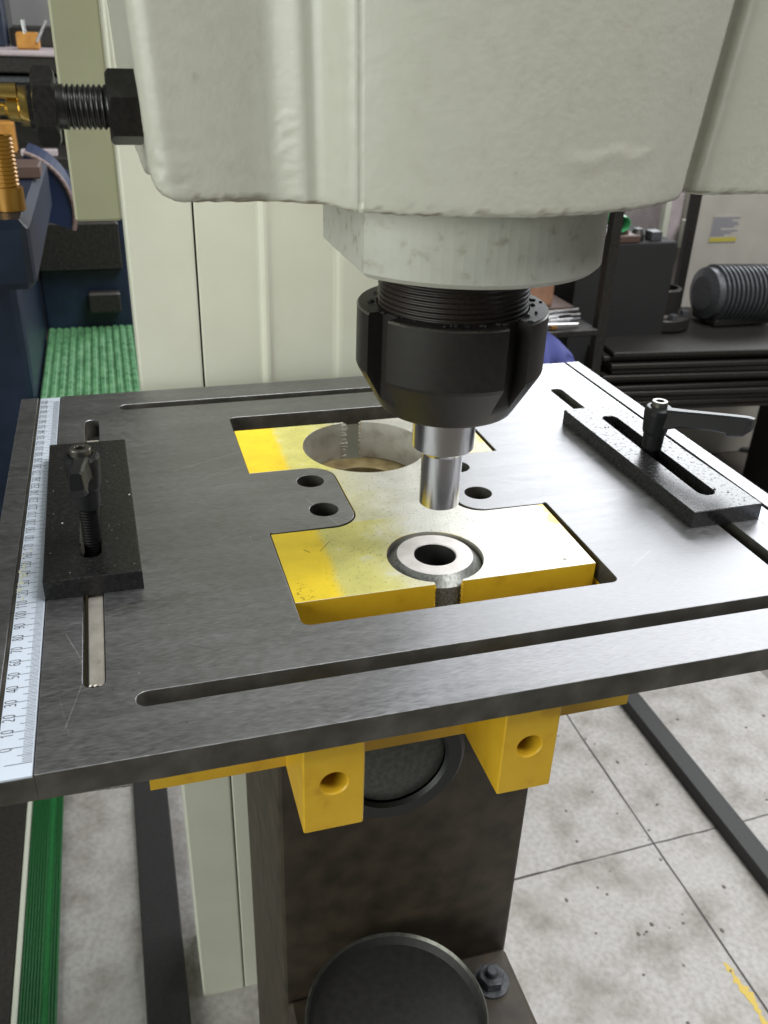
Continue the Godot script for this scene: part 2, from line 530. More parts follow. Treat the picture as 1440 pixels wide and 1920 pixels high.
func holder_steel() -> ORMMaterial3D:       # milled steel, yellow enamel left at the edges
	var w := 1024
	var n := FastNoiseLite.new()
	n.seed = 41
	n.frequency = 0.011
	n.fractal_octaves = 5
	var g := FastNoiseLite.new()
	g.seed = 43
	g.frequency = 0.12
	g.fractal_octaves = 3
	var col := PackedByteArray()
	var mr := PackedByteArray()
	var hm := PackedByteArray()
	col.resize(w * w * 3)
	mr.resize(w * w * 3)
	hm.resize(w * w)
	for y in w:
		for x in w:
			var px := (x / float(w) - 0.5) * 270.0      # mm
			var pz := (y / float(w) - 0.5) * 270.0
			var a := n.get_noise_2d(x, y)
			var f := g.get_noise_2d(x, y)
			# solid enamel at the left edge, thin worn film further in
			var solid := smoothstep(-57.0, -64.0, px + 2.0 * a + (pz + 0.0) * 0.03 + (4.0 if pz < 0 else 0.0))
			var film := smoothstep(-2.0, -48.0, px + 11.0 * a - 0.12 * absf(pz - 100.0) * (1.0 if pz > 0 else 0.3))
			film *= 1.0 if pz > 40 or pz < -35 else 0.45
			var right := smoothstep(83.0, 88.0, px + 7.0 * a) * smoothstep(-0.25, 0.15, a + 0.3 * f) * (0.75 if pz < 75 else 0.35)
			var corner := 1.0 if pz < -40 and px > 60 and px < 89 and f > -0.2 else 0.0
			film = maxf(film, corner * 0.7)
			var rub := smoothstep(0.30, 0.6, a) * 0.4
			var cover := clampf(maxf(solid, right), 0, 1)
			var arc := sin(Vector2(px + 10.0, pz - 20.0).length() * 2.1 + a * 3.0) * sin(Vector2(px - 70.0, pz + 5.0).length() * 1.7)
			var steel := Vector3(0.68, 0.67, 0.615) * (0.95 + 0.14 * a + 0.03 * f + 0.05 * arc)
			var thin := Vector3(0.74, 0.68, 0.085) * (0.94 + 0.16 * a + 0.04 * f)
			var full := Vector3(0.96, 0.70, 0.018) * (0.96 + 0.12 * a)
			var c := steel.lerp(thin, film * 0.78 * (1.0 - rub)).lerp(full, cover)
			var ink := g.get_noise_2d(x * 0.7 + 900, y * 0.7)
			if ink > 0.52 and px > -70:
				c *= 0.6
			var i := y * w + x
			col[i * 3] = int(255 * pow(clampf(c.x, 0, 1), 0.4545)); col[i * 3 + 1] = int(255 * pow(clampf(c.y, 0, 1), 0.4545)); col[i * 3 + 2] = int(255 * pow(clampf(c.z, 0, 1), 0.4545))
			mr[i * 3 + 1] = int(255 * clampf(lerpf(0.47 + 0.08 * a + 0.05 * f, 0.42, cover), 0, 1))
			mr[i * 3 + 2] = int(255 * clampf((1.0 - film * 0.85) * (1.0 - cover) * 0.5, 0, 1))
			hm[i] = clampi(int(128 + 40 * f + 30 * arc + 50 * cover), 0, 255)
	var im := Image.create_from_data(w, w, false, Image.FORMAT_RGB8, col)
	rng.seed = 12
	var k := w / 270.0
	var marks := []
	for i in 34:                                  # the scuffed patch on the left and oil stain behind the die
		var t := rng.randf()
		marks.append([Vector2(-46, 72).lerp(Vector2(-30, 84), t) + Vector2(rng.randfn(0, 1.6), rng.randfn(0, 1.4)), -0.4])
	for i in 150:
		marks.append([Vector2(34 + rng.randfn(0, 13), 52 + rng.randfn(0, 5)), -0.22])
	for i in 130:
		marks.append([Vector2(rng.randf_range(-88, 88), rng.randf_range(-112, 118)), rng.randf_range(-0.35, -0.1)])
	for i in 60:
		marks.append([Vector2(-88.0 + absf(rng.randfn(0, 5)), 118.0 - absf(rng.randfn(0, 9))), -0.5])
	for q in marks:
		var p: Vector2 = (q[0] + Vector2(135, 135)) * k
		for j in rng.randi_range(1, 4):
			blend(im, int(p.x) + j, int(p.y) + rng.randi_range(-1, 1), q[1])
	for l in [[Vector2(-66, 70), Vector2(-58, 60), -0.25], [Vector2(-28, 30), Vector2(-18, 66), 0.10], [Vector2(-75, 66), Vector2(-72, 70), -0.3]]:
		for i in 120:
			var p := ((l[0] as Vector2).lerp(l[1], i / 119.0) + Vector2(135, 135)) * k
			blend(im, int(p.x), int(p.y), l[2])
	for y in 10:
		for x in 10:
			blend(im, int((70.0 + 135) * k) + x, int((110.0 + 135) * k) + y, -0.3)
	var m := ORMMaterial3D.new()
	m.albedo_texture = ImageTexture.create_from_image(im)
	m.orm_texture = ImageTexture.create_from_image(Image.create_from_data(w, w, false, Image.FORMAT_RGB8, mr))
	m.heightmap_enabled = true
	m.heightmap_texture = grey_tex(hm, w, w)
	m.heightmap_scale = 0.004
	m.uv1_scale = Vector3(1 / 0.27, 1 / 0.27, 1)
	m.uv1_offset = Vector3(0.5, 0.5, 0)
	return m

# ------------------------------------------------------------------ the scene
func _ready() -> void:
	# camera: the photograph's, solved from the ruler's scale
	var cam := Camera3D.new()
	cam.name = "camera"
	add_child(cam)
	var lens := CameraAttributesPhysical.new()
	lens.frustum_focal_length = 20.83
	lens.exposure_aperture = 12.0
	lens.frustum_focus_distance = 0.50
	lens.frustum_near = 0.02
	lens.frustum_far = 60.0
	cam.attributes = lens
	cam.fov = 59.92
	cam.near = 0.02
	cam.far = 60.0
	cam.transform = Transform3D(Basis(Vector3(0.9594993, 0.03297594, 0.27977438), Vector3(0.10558555, 0.87863601, -0.46567204), Vector3(-0.26117582, 0.47635212, 0.83956885)), Vector3(-0.16332, 0.85 + 0.26827, 0.50553))
	cam.current = true
	var env := Environment.new()
	env.background_mode = Environment.BG_COLOR
	env.background_color = Color(0.105, 0.106, 0.102).linear_to_srgb()
	env.background_energy_multiplier = 1.0
	env.tonemap_mode = Environment.TONE_MAPPER_LINEAR
	env.tonemap_exposure = 1.0
	env.sdfgi_enabled = true
	env.ssao_enabled = true
	env.ssil_enabled = true
	var we := WorldEnvironment.new()
	we.name = "environment"
	we.environment = env
	add_child(we)
	materials()
	# daylight through the hall's windows: one behind on the right, an unseen one placed left for the column, a roof light added for the floor
	window(Vector3(3450, 1850, -3600), Vector3(60, 0, -40), Vector2(3.5, 2.5), 2.1, Color(0.97, 0.985, 1.0), "tall workshop window on the far right that glares on the table", "daylight windows")
	window(Vector3(-2950, 800, 1350), Vector3(0, 100, 0), Vector2(3.0, 1.8), 1.45, Color(0.98, 1.0, 0.97), "unseen wide window placed to the left to light the column and head", "daylight windows")
	window(Vector3(1300, 2900, 500), Vector3(900, -850, -200), Vector2(1.6, 2.4), 4.2, Color(1, 1, 1), "unseen light panel added above the aisle to brighten the floor on the right", "daylight windows")
	setting()
	press()
	work_table()
	die_holder()
	tooling()
	stop_bars()
	background_left()
	background_right()
	floor_things()

func window(at: Vector3, aim: Vector3, size: Vector2, energy: float, col: Color, label: String, group: String) -> void:
	var o := thing("window", label, "window", at, group)
	o.look_at_from_position(o.position, (aim + Vector3(0, 850, 0)) * 0.001, Vector3.UP if absf((aim - at).normalized().y) < 0.95 else Vector3.FORWARD)
	org = Vector3.ZERO
	var w := size.x * 500.0
	var h := size.y * 500.0
	var st := mb()
	quad(st, Vector3(w, -h, 0), Vector3(-w, -h, 0), Vector3(-w, h, 0), Vector3(w, h, 0))
	var pane := mat(Color(0.8, 0.8, 0.8), 0.4)
	pane.emission_enabled = true
	pane.emission = col
	pane.emission_energy_multiplier = minf(energy, 1.5)
	part("window_pane", st, pane, o)
	st = mb()
	for s in [-1, 1]:
		box(st, s * (w + 25) - 25, s * (w + 25) + 25, -h - 50, h + 50, -20, 25, 2)
		box(st, -w + 0.5, w - 0.5, s * (h + 25) - 25, s * (h + 25) + 25, -20, 25, 2)
	part("window_frame", st, M.darksteel, o)
	var l := AreaLight3D.new()
	l.name = "window_light"
	l.area_size = size
	l.area_normalize_energy = false
	l.light_energy = energy
	l.light_color = col
	l.area_range = 30.0
	l.area_attenuation = 2.0
	l.shadow_enabled = true
	o.add_child(l)
	l.position = Vector3(0, 0, -0.03)

func setting() -> void:
	org = Vector3.ZERO
	var st := mb()
	quad(st, Vector3(-9000, -850, 6000), Vector3(9000, -850, 6000), Vector3(9000, -850, -9000), Vector3(-9000, -850, -9000))
	org = Vector3(0, -850, 0)
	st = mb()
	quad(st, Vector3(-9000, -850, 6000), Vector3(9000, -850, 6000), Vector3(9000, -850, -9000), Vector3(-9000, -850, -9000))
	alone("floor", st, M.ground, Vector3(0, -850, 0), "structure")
	st = mb()
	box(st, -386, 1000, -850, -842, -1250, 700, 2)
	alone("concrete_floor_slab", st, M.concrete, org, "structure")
	org = Vector3(0, -850, -7000)
	st = mb()
	box(st, -8000, 8000, -850, 2600, -7100, -7000, 2)
	for k in 60:
		box(st, -4000 + k * 130, -3960 + k * 130, -840, 2590, -7000.5, -6975, 4)
	alone("back_wall", st, M.wall, org, "structure")

func arc2(p: PackedVector2Array, c: Vector2, r: float, a0: float, a1: float, n := 8) -> void:    # degrees
	for i in n + 1:
		var a := deg_to_rad(lerpf(a0, a1, float(i) / n))
		p.append(c + Vector2(cos(a), sin(a)) * r)

# ------------------------------------------------------------------ the press
func head_section() -> PackedVector2Array:      # plan (x, z) at the bottom edge, from rear left round the front to rear right
	var p := PackedVector2Array()
	p.append(Vector2(-146, -234))
	p.append(Vector2(-145.5, 108))
	arc2(p, Vector2(-135.5, 117.5), 10.0, 180, 95, 8)
	p[p.size() - 1].y = 127.2
	p.append_array([Vector2(-122, 128), Vector2(-104, 128.6), Vector2(-97, 129.6), Vector2(-92.5, 132), Vector2(-89.5, 134.6), Vector2(-87, 136.4), Vector2(-85, 137), Vector2(-83, 137.2), Vector2(-81, 138.2), Vector2(-79, 140.6), Vector2(-76.8, 144.6), Vector2(-74.8, 149), Vector2(-73.2, 152.6), Vector2(-71.4, 154.6), Vector2(-69, 156.2)])
	var c := Vector2(-4, 42)
	for i in 33:
		var a := lerpf(-30.0, 43.0, i / 32.0)
		var r := 131.5
		p.append(c + Vector2(sin(deg_to_rad(a)), cos(deg_to_rad(a))) * r)
	p.append_array([Vector2(90.5, 131.2), Vector2(94, 126.6), Vector2(96.0, 122.0), Vector2(97.4, 120.0), Vector2(99.6, 120.4), Vector2(101.6, 124.4), Vector2(104.2, 127.2), Vector2(107, 128), Vector2(112, 128.2), Vector2(146, 127.6)])
	arc2(p, Vector2(148, 117.5), 10.0, 85, 0, 6)
	p.append(Vector2(158, -234))
	return p

func press() -> void:
	var o := thing("punching_machine", "pale green punching machine with cast head and yellow painted table base", "machine", Vector3(0, -850, -260))
	# the head casting: section swept upwards with draft, rounded lower edge, lumpy skin
	var sec := head_section()
	var fine := PackedVector2Array()
	for i in sec.size() - 1:
		var d := sec[i].distance_to(sec[i + 1])
		var k := maxi(1, int(d / 2.2)) if d < 80 else 12
		for j in k:
			fine.append(sec[i].lerp(sec[i + 1], float(j) / k))
	fine.append(sec[sec.size() - 1])
	var hs := []
	var rr := 2.2
	for i in 6:
		hs.append(205.0 + rr * (1.0 - cos(i / 5.0 * PI / 2)))
	while hs[-1] < 296.0:
		hs.append(hs[-1] + 2.0)
	hs.append_array([320.0, 360.0, 430.0])
	var n := FastNoiseLite.new()
	n.seed = 6
	n.frequency = 0.028
	n.fractal_octaves = 3
	var n2 := FastNoiseLite.new()
	n2.seed = 16
	n2.frequency = 0.16
	n2.fractal_octaves = 2
	var nrm := PackedVector2Array()
	var cnt := fine.size()
	for i in cnt:
		var e := (fine[mini(i + 1, cnt - 1)] - fine[maxi(i - 1, 0)]).normalized()
		nrm.append(Vector2(e.y, -e.x) * -1.0)
	var rows := []
	for h in hs:
		var row := PackedVector3Array()
		var t: float = h - 205.0
		var ins := rr - sqrt(maxf(0.0, rr * rr - (rr - minf(t, rr)) * (rr - minf(t, rr))))
		for i in cnt:
			var q := fine[i] - nrm[i] * ins
			q.x *= 1.0 + 0.0003 * t
			if q.y > -200:
				q.x += minf(t, 90.0) * (0.085 * smoothstep(40.0, 92.0, q.x) - 0.018 * smoothstep(-80.0, -125.0, q.x))
			var edge := smoothstep(14.0, 0.0, t)
			var bump := n.get_noise_3d(q.x, h, q.y) * 0.12 + n2.get_noise_3d(q.x, h * 0.8, q.y) * (0.035 + 0.13 * edge)
			# ragged fin on the ridge, scab at its foot, parting line on the boss, run of thick paint at the corner
			if absf(q.x + 71) < 4.0:
				bump += n2.get_noise_2d(h * 0.35, 3.0) * 0.22
			var sc := Vector2((q.x + 93.0 + 0.07 * (h - 225.0)) / 3.2, (h - 226.0) / 13.0).length()
			bump += (0.1 + 0.9 * n2.get_noise_3d(q.x * 3, h * 2.2, 9)) * smoothstep(1.1, 0.85, sc) * (q.y > 0 as int)
			if q.y > 100 and q.x > 4 and q.x < 62:
				var step: float = h - (229.0 + 1.2 * sin(q.x * 0.25) + 0.02 * (q.x - 30))
				bump += 0.42 * smoothstep(0.8, -0.8, step) * smoothstep(4.0, 14.0, q.x) * smoothstep(62.0, 44.0, q.x) * smoothstep(-9.0, 0.0, step)
			if q.x < -132 and q.y > 80:
				bump += n2.get_noise_3d(h * 1.3, q.y * 1.5, 4) * 0.7 * smoothstep(40.0, 8.0, t)
			q += nrm[i] * bump
			var y: float = h + (n2.get_noise_2d(q.x * 1.4, q.y * 1.4) * 0.5 * edge)
			# lower left corner of the plate is rounded off
			var dx := maxf(0.0, -(q.x + 133.0))
			if q.y > 60 and dx > 0:
				y += edge * (12.0 - sqrt(maxf(0.0, 144.0 - dx * dx))) * 0.55
			row.append(Vector3(q.x, y, q.y))
		rows.append(row)
	var st := mb()
	grp(st)
	for r in rows.size() - 1:
		for i in cnt - 1:
			for v in [[r, i], [r + 1, i + 1], [r, i + 1], [r, i], [r + 1, i], [r + 1, i + 1]]:
				var q: Vector3 = rows[v[0]][v[1]]
				# oily grime caught along the lower edge, thickest at the left corner and under the ridge
				var t: float = hs[v[0]] - 205.0
				var amount := 0.55 + 0.45 * smoothstep(20.0, 0.0, absf(q.x + 118)) - 0.25 * smoothstep(-60.0, -20.0, q.x)
				var dirt := smoothstep(0.05, 0.5, n2.get_noise_3d(q.x * 0.9, q.y * 2.2, 40.0) + 0.35 * n.get_noise_3d(q.x * 2.0, 7.0, 3.0) + amount * smoothstep(5.0, 0.3, t) - 0.28)
				dirt = dirt * smoothstep(7.0, 1.0, t) * 0.8
				var mid := (fine[i].x + fine[i + 1].x) / 2
				st.set_smooth_group(901 if mid < -71.6 or fine[i].y < 100 and mid < 0 else 902 if mid < 95.4 else 903)
				st.set_color(Color(1, 1, 1).lerp(Color(0.30, 0.25, 0.19), dirt * 0.9))
				vert(st, q, pu(q))
	flat(st)
	st.set_color(Color(1, 1, 1))
	var under := PackedVector2Array()
	for v in rows[9]:
		under.append(Vector2(v.x, v.z))
	cap(st, inset(ccw(under), 1.4), [], 214.5, false, [])
	part("head_casting", st, M.cast, o)
	# ram nose with one flat, ram thread below it
	var axis := Vector3(-1.5, 0, 89)
	st = mb()
	var prof := PackedVector2Array()
	for i in 97:
		var a := deg_to_rad(lerpf(-123.5, 236.5, i / 96.0))
		var q := Vector2(axis.x + 70.0 * sin(a), axis.z + 70.0 * cos(a))
		if q.x < -60.2:
			continue
		prof.append(q)
	prism(st, prof, [], 172.5, 204.0, 0.0, [], 2.2)
	part("ram_nose", st, M.collar, o)
	st = mb()
	helix(st, axis, 38.2, 0.8, 2.5, 140.0, 173.5, 72)
	part("ram_thread", st, M.oily, o)
	# column behind the table: wrapped sheet with a joint and two soft folds
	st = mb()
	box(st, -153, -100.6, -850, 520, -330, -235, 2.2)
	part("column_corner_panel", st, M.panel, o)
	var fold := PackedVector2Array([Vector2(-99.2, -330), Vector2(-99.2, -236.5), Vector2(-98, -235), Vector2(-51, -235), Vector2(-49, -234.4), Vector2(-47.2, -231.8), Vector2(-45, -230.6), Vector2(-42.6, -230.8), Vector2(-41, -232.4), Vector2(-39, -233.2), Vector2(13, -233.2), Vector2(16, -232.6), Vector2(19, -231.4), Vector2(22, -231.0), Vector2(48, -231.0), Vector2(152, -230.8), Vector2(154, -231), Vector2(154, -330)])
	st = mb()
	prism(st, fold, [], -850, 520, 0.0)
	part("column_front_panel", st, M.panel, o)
	st = mb()
	box(st, -101.6, -98.4, -850, 520, -330, -237.5, 0.2)
	part("joint_strip", st, M.groove, o)
	st = mb()
	box(st, -192, -153.2, 114, 520, -520, -331, 2)
	part("side_cover", st, M.olive, o)
	# yellow base that carries the table
	st = mb()
	prism(st, PackedVector2Array([Vector2(-174, -112), Vector2(-122, -112), Vector2(-122, 146), Vector2(90.5, 146), Vector2(90.5, -112), Vector2(94, -112), Vector2(94, 165), Vector2(-174, 165)]), [], -70, -14.2, 0.6, [0.0], 0.6)
	var base := part("base_frame", st, M.yellow, o)
	for x in [-105.5, -6.0]:
		# stood up: local y -> +z (towards the viewer), local z -> down
		st = mb()
		mx = Transform3D(Basis(Vector3(1, 0, 0), Vector3(0, 0, 1), Vector3(0, -1, 0)), Vector3(x, -14.4, 164.6))
		prism(st, rrect(0, 29.5, 0, 56.5, 1.2, 3), [ring2(14.8, 27.0, 6.5, 32)], 0, 45.4, 0.7, [14.8], 0.4)
		mx = Transform3D()
		part("lug", st, M.yellow, base)
	st = mb()
	prism(st, rrect(-121.8, 90.3, -114, 145.8, 1), [ring2(-1.5, -70, 27, 40), ring2(-1.5, 89, 20, 40)], -57, -31, 0.4, [-1.5])
	part("bolster_plate", st, M.ledge, o)
	st = mb()
	box(st, -95, 98, -846, -70.2, -130, 66, 3)
	box(st, -93, 96, -846, -420, 66.1, 210, 4)
	var ped := part("pedestal", st, M.shadedbrown, o)
	for q in [[-70, 185], [72, 185], [72, 95]]:
		st = mb()
		mx = Transform3D(Basis(), Vector3(q[0], 0, q[1]))
		lathe(st, Vector3.ZERO, [Vector2(15, -420), Vector2(15, -417.6), Vector2(5, -417.6)], 28)
		hexnut(st, -417.5, -409, 19.0, 5.0, q[0] * 0.1)
		lathe(st, Vector3.ZERO, [Vector2(5.0, -412), Vector2(5.0, -404), Vector2(4.2, -403), Vector2(0, -403)], 20)
		part("foot_bolt", st, M.midsteel, ped)
	mx = Transform3D()
	st = mb()
	mx = Transform3D(Basis(Vector3(1, 0, 0), Vector3(0, 0, 1), Vector3(0, -1, 0)), Vector3(-34, -116, 66))
	lathe(st, Vector3.ZERO, [Vector2(44, 0), Vector2(44, 66), Vector2(41, 69), Vector2(33, 69), Vector2(31.5, 66)], 48)
	part("ram_cylinder", st, M.ramdark, o)
	st = mb()
	lathe(st, Vector3.ZERO, [Vector2(31.6, 64), Vector2(20, 66.5), Vector2(0, 67)], 48, true, true)
	part("cylinder_end", st, M.ramgrey, o)
	mx = Transform3D()
	# adjusting screw in the head's left side
	mx = Transform3D(Basis(Vector3(0, 0, 1), Vector3(-1, 0, 0), Vector3(0, -1, 0)), Vector3(-145.9, 237.8, 104))
	var scr := mb()
	helix(scr, Vector3.ZERO, 8.4, 1.25, 2.0, 0.0, 31.0, 40)
	lathe(scr, Vector3.ZERO, [Vector2(8.2, 29.5), Vector2(8.2, 32.6)], 32)
	var s: Node3D = part("adjusting_screw", scr, M.thread, o)
	st = mb()
	hexnut(st, 0.4, 13.6, 25.0, 7.0, 0.33)
	part("hex_nut", st, M.bolt, s)
	st = mb()
	hexnut(st, 32.4, 41.0, 25.0, 3.0, -0.44)
	lathe(st, Vector3.ZERO, [Vector2(8.5, 40.8), Vector2(8.5, 43.0), Vector2(0, 43.0)], 32)
	part("lock_nut", st, M.bolt, s)
	st = mb()
	lathe(st, Vector3.ZERO, [Vector2(7.2, 42.8), Vector2(7.2, 46.2), Vector2(5.6, 46.8), Vector2(0, 46.8)], 6)
	lathe(st, Vector3(0, 0, 1), [Vector2(4.6, 46.6), Vector2(4.3, 50.4), Vector2(2.6, 51.6), Vector2(2.4, 54.0), Vector2(3.5, 54.6), Vector2(3.3, 57.4), Vector2(2.0, 58.8), Vector2(0, 58.8)], 24)
	lathe(st, Vector3(2.4, 0, -5.5), [Vector2(2.9, 46.6), Vector2(2.7, 52.6), Vector2(1.6, 54.4), Vector2(0, 54.4)], 20)
	part("brass_fitting", st, M.brass, s)
	mx = Transform3D()

func blob(st: SurfaceTool, c: Vector3, r: Vector3, n := 6) -> void:
	var rows := 4
	for k in rows:
		var u := -PI / 2 + PI * k / rows
		var v := -PI / 2 + PI * (k + 1) / rows
		for i in n:
			var a := TAU * i / n
			var b := TAU * (i + 1) / n
			quad(st, c + r * Vector3(cos(u) * sin(a), sin(u), cos(u) * cos(a)), c + r * Vector3(cos(u) * sin(b), sin(u), cos(u) * cos(b)), c + r * Vector3(cos(v) * sin(b), sin(v), cos(v) * cos(b)), c + r * Vector3(cos(v) * sin(a), sin(v), cos(v) * cos(a)))

# ------------------------------------------------------------------ table, ruler
func slot(x0: float, x1: float, z0: float, z1: float) -> PackedVector2Array:
	return rrect(x0, x1, z0, z1, minf(x1 - x0, z1 - z0) * 0.499, 8)

func work_table() -> void:
	var o := thing("work_table", "flat ground steel work table with slots, bolt holes and an H shaped cutout", "table", Vector3(0, -14, 0))
	var hs := [slot(-198, -187.5, -158, 165), slot(186, 196.6, -150, 170), slot(-175, 175, 173, 183.6), slot(-172, 172, -185, -174)]
	for x in [-52.5, 52.5]:
		for z in [-20.5, 20.7]:
			hs.append(ring2(x, z, 9.15, 44))
	var h := PackedVector2Array()
	arc2(h, Vector2(-86, -136.5), 5, 180, 270, 5)
	arc2(h, Vector2(86, -136.5), 5, 270, 360, 5)
	h.append_array([Vector2(91, -40)])
	arc2(h, Vector2(51, -24), 16, 270, 180, 10)
	arc2(h, Vector2(51, 27.3), 16, 180, 90, 10)
	arc2(h, Vector2(90.2, 44.2), 1.2, 200, 360, 6)
	arc2(h, Vector2(86, 135.5), 5, 0, 90, 6)
	arc2(h, Vector2(-86, 135.5), 5, 90, 180, 6)
	arc2(h, Vector2(-90.2, 44.2), 1.2, 180, 340, 6)
	arc2(h, Vector2(-51, 27.3), 16, 90, 0, 10)
	arc2(h, Vector2(-51, -24), 16, 0, -90, 10)
	h.append_array([Vector2(-91, -40)])
	hs.append(h)
	var st := mb()
	var side := mb()
	prism(st, rrect(-216.4, 216.4, -213, 215, 0.4, 2), hs, -14, 0, 0.22, [-192.7, -52.5, 0.0, 52.5, 191.3], 0.0, true, side)
	var plate := part("main_plate", st, M.table, o)
	part("plate_edge", side, M.edge, plate)
	for s in [-1, 1]:
		st = mb()
		side = mb()
		prism(st, rrect(s * 240.0 - 6.4, s * 240.0 + 6.4, -213, 215, 0.4, 2), [], -14, 0, 0.25, [], 0.0, true, side)
		var strip := part("side_strip", st, M.table, o)
		part("strip_edge", side, M.edge, strip)
		st = mb()
		box(st, s * 225.0 - 8.55, s * 225.0 + 8.55, -14, -1.5, -213, 214.9, 0.1)
		part("groove_floor", st, M.edge, o)
	# measuring tape in the left groove
	st = mb()
	prism(st, PackedVector2Array([Vector2(-231.8, -212.6), Vector2(-217.2, -212.6), Vector2(-217.2, 214.5), Vector2(-231.6, 214.5)]), [], -1.45, -0.5, 0.1)
	var tape := part("measuring_tape", st, M.tape, o)
	st = mb()
	for k in 411:
		var v := k - 10
		var z := 196.5 - v
		var x0 := -221.6
		if v % 10 == 0:
			x0 = -227.0
		elif v % 5 == 0:
			x0 = -223.6
		var t := 0.17 if v % 5 == 0 else 0.13
		if v == -10:
			x0 = -228.5
		quad(st, Vector3(x0, -0.43, z + t), Vector3(-217.6, -0.43, z + t), Vector3(-217.6, -0.43, z - t), Vector3(x0, -0.43, z - t))
	part("scale_marks", st, M.ink, tape)
	var font := SystemFont.new()
	font.font_names = PackedStringArray(["Droid Sans"])
	st = mb()
	for k in 41:
		var tm := TextMesh.new()
		tm.font = font
		tm.font_size = 32
		tm.pixel_size = 0.01
		tm.depth = 0.0
		tm.curve_step = 2.0
		tm.text = str(k * 10)
		var arr := tm.get_mesh_arrays()
		if arr.is_empty():
			continue
		var vs: PackedVector3Array = arr[Mesh.ARRAY_VERTEX]
		var ix: PackedInt32Array = arr[Mesh.ARRAY_INDEX]
		var z := 196.5 - k * 10 + 0.6
		for i in range(0, ix.size(), 3):
			for j in [0, 1, 2]:
				var p := vs[ix[i + j]]
				# glyph height runs to -x, text runs away from the viewer
				vert(st, Vector3(-228.4 - p.y * 21.5, -0.43, z - p.x * 13.5), Vector2.ZERO)
	var lab := part("scale_numerals", st, M.ink, tape)
	lab.set_meta("label", "black numerals 0 to 400 along the tape")
	# rubbed, torn spot beside 130
	st = mb()
	rng.seed = 8
	for i in 40:
		blob(st, Vector3(-231.5 + absf(rng.randfn(0, 1.6)), -0.42, 62 + rng.randfn(0, 11)), Vector3(rng.randf_range(0.3, 1.0), 0.12, rng.randf_range(0.5, 2.2)), 6)
	part("worn_patch", st, M.whiteedge, tape).set_meta("kind", "stuff")
	st = mb()
	prism(st, PackedVector2Array([Vector2(217.2, -212.6), Vector2(231.2, -212.6), Vector2(230.8, 214.5), Vector2(217.2, 214.5)]), [], -1.45, -0.4, 0.1)
	var t2 := part("measuring_tape", st, M.tape, o)
	t2.set_meta("label", "blank-looking tape shining in the right groove")
	# flat steel bar that lies in the left slot
	org = Vector3(-192, -14, 0)
	st = mb()
	var p := PackedVector2Array([Vector2(-196.9, -124), Vector2(-187.9, -124), Vector2(-187.9, 157)])
	rng.seed = 3
	for i in 7:
		p.append(Vector2(-188.6 - i * 1.15, 161.5 - (absf(i - 1.0) * 0.25) + rng.randf_range(-0.8, 0.5)))
	prism(st, p, [], -13.5, -2.2, 0.4)
	var bar := alone("steel_bar", st, M.strip, org)
	tag(bar, "pale worn flat steel bar lying in the left table slot", "steel bar")

